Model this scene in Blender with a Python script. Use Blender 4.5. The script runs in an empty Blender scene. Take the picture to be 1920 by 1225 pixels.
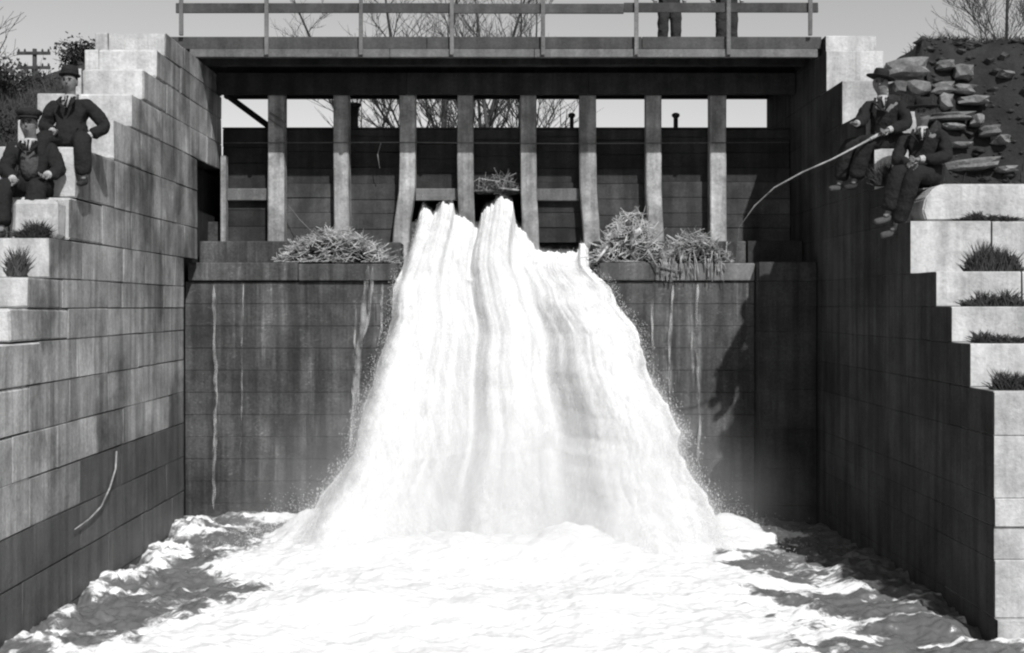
import bpy, bmesh, math, random
import numpy as np
from mathutils import Vector, Matrix

random.seed(7)
np.random.seed(7)
S = bpy.context.scene
C = S.collection
R = math.radians

# ------------------------------------------------------------------ camera
FPX = 2300.0; VX = 950.0; VY = 575.0          # focal length and vanishing point in pixels of the 1920 px photograph
cd = bpy.data.cameras.new('camera'); cam = bpy.data.objects.new('camera', cd); C.objects.link(cam)
cam.location = (0, 0, 0); cam.rotation_euler = (R(90), 0, 0)
cd.sensor_width = 36; cd.lens = 36 * FPX / 1920
cd.shift_x = (960 - VX) / 1920; cd.shift_y = -(612.5 - VY) / 1920
cd.clip_start = 0.1; cd.clip_end = 3000
S.camera = cam

# ------------------------------------------------------------------ light
SUN_EL, SUN_AZ = 44.0, 20.0                    # the sun stands behind the camera, 20 degrees to its right
w = bpy.data.worlds.new('World'); S.world = w; w.use_nodes = True
nt = w.node_tree; nt.nodes.clear()
sky = nt.nodes.new('ShaderNodeTexSky'); sky.sky_type = 'NISHITA'; sky.sun_disc = False
sky.sun_elevation = R(SUN_EL); sky.sun_rotation = R(180 - SUN_AZ)
sky.dust_density = 0.3; sky.ozone_density = 1.0; sky.air_density = 1.0
bw = nt.nodes.new('ShaderNodeRGBToBW'); bg = nt.nodes.new('ShaderNodeBackground'); out = nt.nodes.new('ShaderNodeOutputWorld')
bg.inputs['Strength'].default_value = 0.108
nt.links.new(sky.outputs[0], bw.inputs[0]); nt.links.new(bw.outputs[0], bg.inputs[0]); nt.links.new(bg.outputs[0], out.inputs[0])
sd = bpy.data.lights.new('sun', 'SUN'); so = bpy.data.objects.new('sun', sd); C.objects.link(so)
sd.energy = 4.2; sd.angle = R(0.6); sd.color = (1, 1, 1)      # a black-and-white photograph: the light carries no hue
tosun = Vector((math.sin(R(SUN_AZ)) * math.cos(R(SUN_EL)), -math.cos(R(SUN_AZ)) * math.cos(R(SUN_EL)), math.sin(R(SUN_EL))))
so.rotation_euler = tosun.to_track_quat('Z', 'Y').to_euler()
so.location = tosun * 60
S.view_settings.view_transform = 'Standard'; S.view_settings.look = 'None'
S.view_settings.exposure = 0.25; S.view_settings.gamma = 1.0; S.view_settings.use_curve_mapping = False
S.render.engine = 'CYCLES'
S.cycles.max_bounces = 7; S.cycles.diffuse_bounces = 4; S.cycles.transparent_max_bounces = 12
S.cycles.filter_width = 2.2                    # an old lens, a little soft
S.cycles.use_denoising = True

# ------------------------------------------------------------------ helpers
def P(x, y, d):
    return Vector(((x - VX) / FPX * d, d, (VY - y) / FPX * d))

def rnd(a, b): return random.uniform(a, b)

class MB:
    def __init__(s): s.v = []; s.f = []
    def add(s, vs, fs):
        o = len(s.v); s.v += [tuple(v) for v in vs]; s.f += [tuple(i + o for i in f) for f in fs]; return s
    def box(s, x0, x1, y0, y1, z0, z1, j=0.0):
        vs = [(x + rnd(-j, j), y + rnd(-j, j), z + rnd(-j, j)) for x in (x0, x1) for y in (y0, y1) for z in (z0, z1)]
        return s.add(vs, [(0, 1, 3, 2), (4, 6, 7, 5), (0, 4, 5, 1), (2, 3, 7, 6), (0, 2, 6, 4), (1, 5, 7, 3)])
    def bbox(s, x0, x1, y0, y1, z0, z1, b=0.012, j=0.0):
        bm = bmesh.new(); bmesh.ops.create_cube(bm, size=1)
        for v in bm.verts:
            v.co = Vector(((x0 + x1) / 2 + v.co.x * (x1 - x0), (y0 + y1) / 2 + v.co.y * (y1 - y0), (z0 + z1) / 2 + v.co.z * (z1 - z0)))
        bmesh.ops.bevel(bm, geom=list(bm.edges), offset=b, segments=1, affect='EDGES')
        for v in bm.verts: v.co += Vector((rnd(-j, j), rnd(-j, j), rnd(-j, j)))
        bm.verts.index_update()
        s.add([v.co[:] for v in bm.verts], [[v.index for v in f.verts] for f in bm.faces]); bm.free(); return s
    def tube(s, pts, rad, n=5, caps=True, flat=1.0):
        pts = [Vector(p) for p in pts]
        if not hasattr(rad, '__len__'): rad = [rad] * len(pts)
        o = len(s.v); up = Vector((0.13, 0.21, 0.97))
        for i, p in enumerate(pts):
            t = (pts[min(i + 1, len(pts) - 1)] - pts[max(i - 1, 0)])
            if t.length < 1e-9: t = Vector((0, 0, 1))
            t.normalize()
            a = t.cross(up)
            if a.length < 0.05: a = t.cross(Vector((1, 0, 0)))
            a.normalize(); b = t.cross(a)
            for k in range(n):
                q = 2 * math.pi * k / n
                s.v.append(tuple(p + (a * math.cos(q) + b * math.sin(q) * flat) * rad[i]))
        for i in range(len(pts) - 1):
            for k in range(n):
                k2 = (k + 1) % n
                s.f.append((o + i * n + k, o + i * n + k2, o + (i + 1) * n + k2, o + (i + 1) * n + k))
        if caps:
            s.f.append(tuple(o + k for k in reversed(range(n)))); s.f.append(tuple(o + (len(pts) - 1) * n + k for k in range(n)))
        return s
    def lathe(s, prof, n=16, c=(0, 0, 0), M=None, sx=1, sy=1):
        o = len(s.v); c = Vector(c)
        for r, z in prof:
            for k in range(n):
                q = 2 * math.pi * k / n
                p = Vector((r * math.cos(q) * sx, r * math.sin(q) * sy, z))
                if M: p = M @ p
                s.v.append(tuple(p + c))
        for i in range(len(prof) - 1):
            for k in range(n):
                k2 = (k + 1) % n
                s.f.append((o + i * n + k, o + i * n + k2, o + (i + 1) * n + k2, o + (i + 1) * n + k))
        s.f.append(tuple(o + k for k in reversed(range(n)))); s.f.append(tuple(o + (len(prof) - 1) * n + k for k in range(n)))
        return s
    def mesh(s, name, off=(0, 0, 0), smooth=False):
        me = bpy.data.meshes.new(name)
        me.from_pydata([(v[0] - off[0], v[1] - off[1], v[2] - off[2]) for v in s.v], [], s.f)
        if smooth: me.polygons.foreach_set('use_smooth', [True] * len(me.polygons))
        me.update(); return me

def wloc(o):
    l = Vector((0, 0, 0))
    while o: l += o.location; o = o.parent
    return l

def mk(name, mb, mat, parent=None, smooth=False, label=None, kind=None):
    """one mesh object from a builder in world coordinates, as a part of parent"""
    off = wloc(parent) if parent else (0, 0, 0)
    me = mb.mesh(name, off, smooth)
    me.materials.append(mat)
    o = bpy.data.objects.new(name, me); C.objects.link(o)
    if parent: o.parent = parent
    if label: o['label'] = label
    if kind: o['kind'] = kind
    return o

def tag(o, label=None, cat=None, group=None, kind=None):
    if label: o['label'] = label
    if cat: o['category'] = cat
    if group: o['group'] = group
    if kind: o['kind'] = kind
    return o

def thing(name, loc, label, cat, group=None, rz=0.0):
    o = bpy.data.objects.new(name, None); C.objects.link(o); o.location = loc; o.rotation_euler = (0, 0, rz)
    o.empty_display_size = 0.2
    return tag(o, label, cat, group)

# fractal noise on numpy arrays
def _h(ix, iy, iz, sd):
    n = (ix.astype(np.int64) * 374761393 + iy.astype(np.int64) * 668265263 + iz.astype(np.int64) * 2147483647 + sd * 1274126177) & 0xFFFFFFFF
    n = ((n ^ (n >> 13)) * 1274126177) & 0xFFFFFFFF
    n = n ^ (n >> 16)
    return (n & 0xFFFFFF) / float(0xFFFFFF)
def vnoise(x, y, z, sd=0):
    x, y, z = np.broadcast_arrays(np.asarray(x, float), np.asarray(y, float), np.asarray(z, float))
    ix, iy, iz = np.floor(x), np.floor(y), np.floor(z)
    fx, fy, fz = x - ix, y - iy, z - iz
    fx, fy, fz = [f * f * f * (f * (f * 6 - 15) + 10) for f in (fx, fy, fz)]
    r = 0
    for a in (0, 1):
        for b in (0, 1):
            for c in (0, 1):
                wgt = (fx if a else 1 - fx) * (fy if b else 1 - fy) * (fz if c else 1 - fz)
                r = r + wgt * _h(ix + a, iy + b, iz + c, sd)
    return r
def fbm(x, y, z, o=4, sd=0, billow=False):
    t = 0; a = 1; n = 0
    for i in range(o):
        v = vnoise(x * 2 ** i, y * 2 ** i, z * 2 ** i, sd + i * 17)
        if billow: v = 1 - abs(2 * v - 1)
        t = t + a * v; n += a; a *= 0.5
    return t / n
def sstep(a, b, x):
    t = np.clip((x - a) / (b - a), 0, 1); return t * t * (3 - 2 * t)

# ------------------------------------------------------------------ materials
MAT = {}
class NT:
    def __init__(s, name):
        m = bpy.data.materials.new(name); m.use_nodes = True; s.m = m; s.t = m.node_tree; s.t.nodes.clear()
        s.out = s.n('ShaderNodeOutputMaterial'); s.geo = None
    def n(s, t, **k):
        o = s.t.nodes.new(t)
        for a, b in k.items(): setattr(o, a, b)
        return o
    def l(s, a, b): s.t.links.new(a, b)
    def pos(s, scale=(1, 1, 1)):
        if not s.geo: s.geo = s.n('ShaderNodeNewGeometry')
        mp = s.n('ShaderNodeMapping'); mp.inputs['Scale'].default_value = scale
        s.l(s.geo.outputs['Position'], mp.inputs['Vector']); return mp.outputs[0]
    def noise(s, scale=1, vec=(1, 1, 1), det=5, rough=0.6, dist=0):
        q = s.n('ShaderNodeTexNoise'); q.inputs['Scale'].default_value = scale; q.inputs['Detail'].default_value = det
        q.inputs['Roughness'].default_value = rough; q.inputs['Distortion'].default_value = dist
        s.l(s.pos(vec), q.inputs['Vector']); return q.outputs[0]
    def ramp(s, src, a, b, x=0.0, y=1.0):
        q = s.n('ShaderNodeMapRange'); q.inputs[1].default_value = a; q.inputs[2].default_value = b
        q.inputs[3].default_value = x; q.inputs[4].default_value = y; s.l(src, q.inputs[0]); return q.outputs[0]
    def math(s, op, a, b=None):
        q = s.n('ShaderNodeMath', operation=op)
        for i, v in enumerate((a, b)):
            if v is None: continue
            if isinstance(v, (int, float)): q.inputs[i].default_value = v
            else: s.l(v, q.inputs[i])
        return q.outputs[0]
    def principled(s, col, rough=0.9, bump=None, bstr=0.3, bdist=0.02, spec=0.3):
        p = s.n('ShaderNodeBsdfPrincipled')
        if isinstance(col, (int, float)): p.inputs['Base Color'].default_value = (col, col, col, 1)
        else: s.l(col, p.inputs['Base Color'])
        if isinstance(rough, (int, float)): p.inputs['Roughness'].default_value = rough
        else: s.l(rough, p.inputs['Roughness'])
        p.inputs['Specular IOR Level'].default_value = spec
        if bump is not None:
            b = s.n('ShaderNodeBump'); b.inputs['Strength'].default_value = bstr; b.inputs['Distance'].default_value = bdist
            s.l(bump, b.inputs['Height']); s.l(b.outputs[0], p.inputs['Normal'])
        return p
    def done(s, p): s.l(p.outputs[0], s.out.inputs[0]); MAT[s.m.name] = s.m; return s.m

def stone_mat(name, base, var=0.25, streak=0.35, rough=0.92, blot=0.4, bscale=1.3, bstr=0.5, fine=0.25, spec=0.2, stain=0.0, crust=0.0):
    t = NT(name)
    oi = t.n('ShaderNodeObjectInfo')
    k = t.ramp(oi.outputs['Random'], 0, 1, 1 - var, 1 + var)
    bl = t.ramp(t.noise(bscale, det=6, rough=0.65), 0.35, 0.68, 1 - blot, 1 + blot * 0.4)
    st = t.ramp(t.noise(1.0, (5.0, 5.0, 0.35), det=4, rough=0.6), 0.38, 0.66, 1 - streak, 1 + streak * 0.6)
    fn = t.noise(26, det=4, rough=0.7)
    f2 = t.ramp(fn, 0.3, 0.75, 1 - fine, 1 + fine)
    c = t.math('MULTIPLY', t.math('MULTIPLY', k, bl), t.math('MULTIPLY', st, f2))
    if stain:
        sn = t.noise(0.9, (1.0, 1.0, 0.8), det=7, rough=0.6, dist=0.4)
        c = t.math('MULTIPLY', c, t.ramp(sn, 0.50, 0.60, 1.0, 1 - stain))
        rn = t.noise(1.0, (9.0, 9.0, 0.5), det=3)
        c = t.math('MULTIPLY', c, t.ramp(rn, 0.58, 0.66, 1.0, 1 - stain * 0.6))
    if crust:
        cn = t.noise(1.0, (11.0, 11.0, 0.28), det=5, rough=0.65); cm = t.noise(1.1, det=4)
        c = t.math('MULTIPLY', c, t.ramp(t.math('MULTIPLY', t.ramp(cn, 0.56, 0.70), t.ramp(cm, 0.42, 0.6)), 0, 1, 1.0, 1 + crust))
        sp = t.noise(14, (1, 1, 2.5), det=3)
        c = t.math('MULTIPLY', c, t.ramp(t.math('MULTIPLY', t.ramp(sp, 0.60, 0.70), t.ramp(t.noise(2.3, det=2), 0.45, 0.6)), 0, 1, 1.0, 1 + crust * 0.8))
    c = t.math('MULTIPLY', c, base)
    h = t.math('ADD', t.math('MULTIPLY', t.noise(7, det=6, rough=0.65), 0.7), t.math('MULTIPLY', fn, 0.3))
    return t.done(t.principled(c, rough, h, bstr, 0.03, spec))

stone_mat('stone_clean', 0.50, 0.10, 0.18, blot=0.30, bscale=2.2, fine=0.16, bstr=0.9, stain=0.16)
stone_mat('stone_stained', 0.36, 0.26, 0.36, blot=0.6, bscale=0.8, stain=0.42)
stone_mat('stone_wet', 0.095, 0.15, 0.35, rough=0.6, blot=0.35, spec=0.35)
stone_mat('stone_shaded', 0.058, 0.10, 0.35, rough=0.9, blot=0.5, bscale=0.7, spec=0.1)  # right wall stone, darkened so the colour itself carries its shade
stone_mat('stone_core', 0.03, 0, 0.2)
stone_mat('timber_wet', 0.088, 0.05, 0.5, rough=0.7, blot=0.5, bscale=1.2, spec=0.25, fine=0.35, stain=0.25, crust=1.5)
stone_mat('timber_dark', 0.035, 0.25, 0.3, blot=0.4, bscale=2.0)
stone_mat('timber_grey', 0.065, 0.2, 0.3, blot=0.45, bscale=1.8)
stone_mat('timber_pale', 0.34, 0.14, 0.40, blot=0.45, bscale=3.0)
stone_mat('timber_rail', 0.075, 0.15, 0.2, blot=0.3, bscale=2.0)
stone_mat('timber_rail_post', 0.16, 0.15, 0.2, blot=0.3, bscale=2.0)
stone_mat('bark', 0.055, 0.25, 0.3)
stone_mat('stick_pale', 0.42, 0.55, 0.1, blot=0.85, bscale=7)
stone_mat('earth_dark', 0.028, 0, 0.1, blot=0.5, bscale=1.5, bstr=1.0)
stone_mat('rubble', 0.17, 0.3, 0.1, blot=0.45, bscale=5, bstr=1.0)
stone_mat('clod', 0.05, 0, 0.1, blot=0.9, bscale=3, bstr=1.0)
stone_mat('grass_dark', 0.045, 0.3, 0.1)
stone_mat('iron', 0.06, 0.1, 0.2, rough=0.6)

def cloth(name, base, var=0.0, sc=30):
    t = NT(name); n = t.noise(sc, det=3); f = t.noise(7, det=2)
    c = t.math('MULTIPLY', t.ramp(n, 0.3, 0.7, 0.85, 1.15), base)
    return t.done(t.principled(c, 0.95, t.math('ADD', n, t.math('MULTIPLY', f, 2.5)), 0.5, 0.03, 0.1))
cloth('wool_black', 0.018); cloth('wool_charcoal', 0.032); cloth('wool_grey', 0.06); cloth('felt_dark', 0.022)
cloth('linen_white', 0.36); cloth('skin', 0.17, sc=60); cloth('hair', 0.03); cloth('leather', 0.03); cloth('eye', 0.03); cloth('lips', 0.15)
cloth('leather_dusty', 0.07)

# ground
t = NT('ground_earth')
gz = t.noise(0.8, det=8, rough=0.7)
c = t.math('MULTIPLY', t.ramp(gz, 0.3, 0.7, 0.5, 1.4), t.ramp(t.noise(14, det=5), 0.3, 0.7, 0.6, 1.35))
c = t.math('MULTIPLY', c, 0.07)
t.done(t.principled(c, 0.95, t.noise(9, det=7, rough=0.75), 1.0, 0.08, 0.1))

# foam (falling water)
t = NT('foam')
bn = t.math('ADD', t.noise(6, (1, 1, 0.35), det=6, rough=0.7), t.math('MULTIPLY', t.noise(22, det=4, rough=0.7), 0.25))
sh = t.ramp(t.noise(1.5, (1.6, 1.6, 0.3), det=5, rough=0.6), 0.35, 0.6, 0.74, 0.79)
t.done(t.principled(sh, 0.9, bn, 0.10, 0.05, 0.1))

# thin spray: foam that lets what is behind show through
t = NT('spray')
att = t.n('ShaderNodeAttribute', attribute_name='dens')
nn = t.noise(5.0, (1, 1, 0.3), det=7, rough=0.72)
al = t.math('MULTIPLY', t.ramp(nn, 0.32, 0.74, 0, 1), att.outputs['Fac'])
p = t.principled(0.80, 0.9)
tr = t.n('ShaderNodeBsdfTransparent'); mx = t.n('ShaderNodeMixShader')
t.l(al, mx.inputs[0]); t.l(tr.outputs[0], mx.inputs[1]); t.l(p.outputs[0], mx.inputs[2]); t.l(mx.outputs[0], t.out.inputs[0]); MAT['spray'] = t.m

# trickling water on the dam
t = NT('trickle')
nn = t.noise(9.0, (1, 1, 0.22), det=6, rough=0.7)
al = t.math('MULTIPLY', t.ramp(nn, 0.42, 0.64, 0.0, 0.6), t.ramp(t.noise(1.7, det=2), 0.38, 0.62, 0.15, 1.0))
p = t.principled(0.6, 0.5)
tr = t.n('ShaderNodeBsdfTransparent'); mx = t.n('ShaderNodeMixShader')
t.l(al, mx.inputs[0]); t.l(tr.outputs[0], mx.inputs[1]); t.l(p.outputs[0], mx.inputs[2]); t.l(mx.outputs[0], t.out.inputs[0]); MAT['trickle'] = t.m

# pool: dark water with foam by attribute
t = NT('pool_water')
att = t.n('ShaderNodeAttribute', attribute_name='foam')
n1 = t.noise(1.6, (1.0, 1.5, 1), det=8, rough=0.68, dist=0.6)
n2 = t.noise(7.0, (1, 1, 1), det=5, rough=0.7)
n3 = t.noise(3.2, (1.0, 2.2, 1), det=6, rough=0.66, dist=1.2)
k0 = t.math('ADD', att.outputs['Fac'], t.math('MULTIPLY', t.math('SUBTRACT', n3, 0.5), 1.3))
k = t.math('ADD', k0, t.math('ADD', t.math('MULTIPLY', t.math('SUBTRACT', n1, 0.5), 1.1), t.math('MULTIPLY', t.math('SUBTRACT', n2, 0.5), 0.45)))
mask = t.ramp(k, 0.34, 0.60)
water = t.principled(0.11, 0.3, t.noise(11, det=4), 0.35, 0.04, 0.5)
foamc = t.math('MULTIPLY', t.ramp(mask, 0.2, 1.0, 0.33, 0.66), t.ramp(n1, 0.3, 0.7, 0.92, 1.04))
foam = t.principled(foamc, 0.9, t.math('ADD', n2, t.math('MULTIPLY', t.noise(24, det=4), 0.3)), 0.2, 0.05, 0.1)
mx = t.n('ShaderNodeMixShader'); t.l(mask, mx.inputs[0]); t.l(water.outputs[0], mx.inputs[1]); t.l(foam.outputs[0], mx.inputs[2])
t.l(mx.outputs[0], t.out.inputs[0]); MAT['pool_water'] = t.m
t = NT('lake_water'); t.done(t.principled(0.03, 0.12, t.noise(3, det=4), 0.3, 0.05, 0.5))

# ------------------------------------------------------------------ setting: ground, lake, pool
WATER = -3.42
def bank_z(d):
    return np.interp(d, [0, 9, 11, 12.4, 13.4, 14.3, 15.65, 16.9, 18, 19, 60, 400], [-3.0, -2.6, -2.0, -0.6, 0.3, 1.1, 1.95, 2.8, 3.55, 3.85, 3.9, 4.5])
xs = np.concatenate([-np.geomspace(400, 9, 26), np.arange(-8.8, -6.0, 0.2), [-5.95, -5.9, -5.6, -5.5], np.linspace(-5, 5, 7), [5.5, 5.6, 5.9, 5.95], np.arange(6.0, 8.9, 0.2), np.geomspace(9, 400, 26)])
ys = np.concatenate([[-60, -20, 0, 5, 8], np.arange(9, 16.5, 0.2), np.arange(16.6, 17.45, 0.1), np.arange(17.6, 21, 0.2), [21.3, 21.7, 22.5, 23.4, 24.5, 27, 32, 40, 52, 60, 75, 100, 150, 250, 500, 900]])
GX, GY = np.meshgrid(xs, ys)
Z = bank_z(GY)
Z = np.where(GX > 0, np.interp(GY, [0, 9, 11, 12.6, 13.25, 13.8, 14.3, 15.2, 15.9, 16.5, 18, 19, 60, 400], [-3.0, -2.8, -2.4, -1.5, -1.0, -0.6, -0.2, 0.45, 1.0, 1.5, 3.55, 3.85, 3.9, 4.5]), Z)
side = np.abs(GX) - 6.2
Z = Z - np.where(GX < 0, 0.30, 0.0) * np.clip(side, 0, 6) * sstep(10, 14, GY) * (1 - sstep(30, 60, GY))
Z = Z + (fbm(GX * 0.9, GY * 0.9, 0, 4, 5) - 0.5) * 0.35 * sstep(0, 1.0, side)
Z = np.where((np.abs(GX) < 5.7) & (GY < 21.6), -4.4, Z)
# the right bank: a dark earth face that rises to a level top at the road
face = np.clip((GY - 16.6 - (fbm(GX * 1.7, 0.3, 2, 4, 19) - 0.5) * 0.5) / 0.8, 0, 1)
Z = np.where((GX > 5.85), np.where(GY < 16.6, Z, 1.75 * (1 - face) + face * (3.76 + 0.16 * (fbm(GX * 2, GY * 2, 1, 4, 8) - 0.5))), Z)
Z = Z + np.where(np.abs(GX) > 5.9, (fbm(GX * 4, GY * 4, 6, 3, 9) - 0.5) * 0.14, 0)
Z = np.where((np.abs(GX) < 5.95) & (GY >= 21.6) & (GY < 24.6), 1.5, Z)
lake = (GY > 24.4) & (GY < 55) & (np.abs(GX) < 60)
Z = np.where(lake, 1.8, Z)
TZ = Z.copy()
def terrain(x, y):
    i = int(np.clip(np.searchsorted(xs, x) - 1, 0, len(xs) - 2)); j = int(np.clip(np.searchsorted(ys, y) - 1, 0, len(ys) - 2))
    u = (x - xs[i]) / (xs[i + 1] - xs[i]); v = (y - ys[j]) / (ys[j + 1] - ys[j])
    return float((TZ[j, i] * (1 - u) + TZ[j, i + 1] * u) * (1 - v) + (TZ[j + 1, i] * (1 - u) + TZ[j + 1, i + 1] * u) * v)
b = MB(); ny, nx = GX.shape
b.v = [tuple(v) for v in np.stack([GX.ravel(), GY.ravel(), Z.ravel()], 1).tolist()]
b.f = [(j * nx + i, j * nx + i + 1, (j + 1) * nx + i + 1, (j + 1) * nx + i) for j in range(ny - 1) for i in range(nx - 1)]
g = mk('ground', b, MAT['ground_earth'], smooth=True, kind='structure')
g.data.materials.append(MAT['earth_dark'])
mi = np.zeros(len(g.data.polygons), int)
for j in range(ny - 1):
    for i in range(nx - 1):
        if xs[i] > 5.8 and ys[j] > 14 and ys[j] < 26: mi[j * (nx - 1) + i] = 1
g.data.polygons.foreach_set('material_index', mi)
b = MB(); b.add([(-5, 21.7, 2.95), (5, 21.7, 2.95), (5, 24.3, 2.95), (70, 24.3, 2.95), (70, 56, 2.95), (-70, 56, 2.95), (-70, 24.3, 2.95), (-5, 24.3, 2.95)], [tuple(range(8))])
mk('reservoir_water', b, MAT['lake_water'], kind='structure')

def grid_mesh(name, X, Y, Zz, mat, attrs=None, kind='structure'):
    ny, nx = X.shape
    me = bpy.data.meshes.new(name)
    n = nx * ny
    me.vertices.add(n); me.vertices.foreach_set('co', np.stack([X.ravel(), Y.ravel(), Zz.ravel()], 1).ravel())
    idx = np.arange(n).reshape(ny, nx)
    q = np.stack([idx[:-1, :-1], idx[:-1, 1:], idx[1:, 1:], idx[1:, :-1]], -1).reshape(-1, 4)
    me.loops.add(q.size); me.loops.foreach_set('vertex_index', q.ravel().astype(np.int32))
    me.polygons.add(len(q)); me.polygons.foreach_set('loop_start', np.arange(0, q.size, 4, dtype=np.int32))
    me.polygons.foreach_set('loop_total', np.full(len(q), 4, dtype=np.int32))
    me.update(calc_edges=True); me.polygons.foreach_set('use_smooth', [True] * len(q))
    for k, v in (attrs or {}).items():
        a = me.attributes.new(k, 'FLOAT', 'POINT'); a.data.foreach_set('value', np.asarray(v, np.float32).ravel())
    me.materials.append(mat)
    o = bpy.data.objects.new(name, me); C.objects.link(o); o['kind'] = kind
    return o

px_ = np.linspace(-5.6, 5.6, 560)
py_ = np.concatenate([np.linspace(-20, 8, 30), np.linspace(8.1, 20.02, 700)])
X, Y = np.meshgrid(px_, py_)
X = X * (1 + np.clip((11.6 - Y) / 6, 0, 6))                     # downstream of the wing walls the pool widens
# where the pool is broken up into foam (left and right limits of the white water, from the fall outwards)
Ld = np.interp(Y, [8, 12, 12.8, 14, 15.2, 17, 18.6, 20], [-4.4, -4.1, -3.5, -2.8, -3.0, -3.2, -2.5, -2.0])
Rd = np.interp(Y, [8, 12, 12.8, 14, 15.2, 16.5, 18, 19, 20], [2.7, 2.6, 2.5, 2.5, 2.35, 2.9, 3.9, 4.1, 3.2])
wob = (fbm(X * 0.8, Y * 0.8, 3, 4, 31) - 0.5) * 1.6
fm = sstep(-0.9, 0.5, X - Ld + wob) * (1 - sstep(-0.45, 0.75, X - Rd + wob))
str1 = fbm(X * 0.8 + 0.35 * Y, Y * 1.5 - 0.3 * X, 0, 5, 77, True)
edgeL = np.exp(-((X + 4.75) / 0.42) ** 2) * sstep(0.35, 0.6, fbm(X * 3, Y * 2.0, 9, 4, 91)) * (Y < 19.2)
backL = np.exp(-((Y - 19.55 - 0.25 * fbm(X * 1.1, 0, 0, 3, 66)) / 0.16) ** 2) * (X < -2.4)
foam = np.clip(0.04 + fm * 1.2 + (0.42 + 0.28 * sstep(1.5, 3.0, X) * (1 - sstep(14.5, 16, Y))) * sstep(0.52, 0.86, str1) + 0.50 * edgeL + 0.40 * backL - 0.3 * sstep(4.0, 4.6, X) * (Y > 14), 0, 1.6)
mound = 0.40 * np.exp(-((Y - 18.0) / 0.45) ** 2 - ((X + 2.85) / 0.5) ** 2) + 0.3 * np.exp(-((Y - 17.9) / 0.45) ** 2 - ((X - 3.25) / 0.5) ** 2) + 0.26 * (0.45 + 1.1 * fbm(X * 1.3, Y * 1.3, 0, 4, 88)) * np.exp(-((Y - 17.2) / 1.3) ** 2) * np.exp(-(X / 2.8) ** 4) + 0.18 * np.exp(-((Y - 13.8) / 1.1) ** 2) * np.exp(-((X + 0.4) / 3) ** 4)
f1 = np.clip(foam, 0, 1)
chop = 1 - 0.6 * sstep(0.6, 1.1, foam)
hh = (fbm(X * 0.6, Y * 0.8, 2, 3, 12) - 0.5) * 0.30 + (fbm(X * 1.6, Y * 2.6, 2, 4, 13, True) - 0.55) * (0.07 + 0.10 * chop) + (fbm(X * 4.5, Y * 7.0, 4, 4, 14) - 0.5) * 0.13 * chop + (fbm(X * 3.0, Y * 4.0, 8, 4, 16, True) - 0.55) * 0.05 * sstep(0.6, 1.1, foam)
hh += 0.13 * edgeL * fbm(X * 6.0, Y * 5.2, 5, 5, 15, True) + 0.10 * backL
grid_mesh('plunge_pool_water', X, Y, WATER + mound + hh, MAT['pool_water'], {'foam': foam})

# ------------------------------------------------------------------ walls of cut stone
STONES = {}
def stone_obj(x0, x1, y0, y1, z0, z1, mats, parent, inner=None, jit=0.005, gap=0.0035, bev=0.008):
    """one squared block; mats = (front/top material, material of the face towards the channel)"""
    x0 += gap; x1 -= gap; y0 += gap; y1 -= gap; z0 += gap; z1 -= gap
    dims = (round(x1 - x0, 1) or 0.1, round(y1 - y0, 1) or 0.1, round(z1 - z0, 2))
    key = (dims, mats, inner, random.randrange(3))
    if key not in STONES:
        bm = bmesh.new(); bmesh.ops.create_cube(bm, size=1)
        for v in bm.verts: v.co = Vector((v.co.x * dims[0], v.co.y * dims[1], v.co.z * dims[2]))
        bmesh.ops.bevel(bm, geom=list(bm.edges), offset=bev * rnd(0.7, 1.5), segments=1, affect='EDGES')
        for v in bm.verts: v.co += Vector((rnd(-jit, jit), rnd(-jit, jit), rnd(-jit, jit)))
        me = bpy.data.meshes.new('stone'); bm.to_mesh(me); bm.free()
        me.materials.append(MAT[mats[0]]); me.materials.append(MAT[mats[1]])
        if inner:
            for p in me.polygons: p.material_index = 1 if p.normal.x * inner > 0.6 else 0
        STONES[key] = me
    o = bpy.data.objects.new('stone', STONES[key]); C.objects.link(o)
    o.parent = parent
    o.location = Vector(((x0 + x1) / 2, (y0 + y1) / 2, (z0 + z1) / 2)) - wloc(parent)
    o.scale = ((x1 - x0) / dims[0], (y1 - y0) / dims[1], (z1 - z0) / dims[2])
    return o

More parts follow.
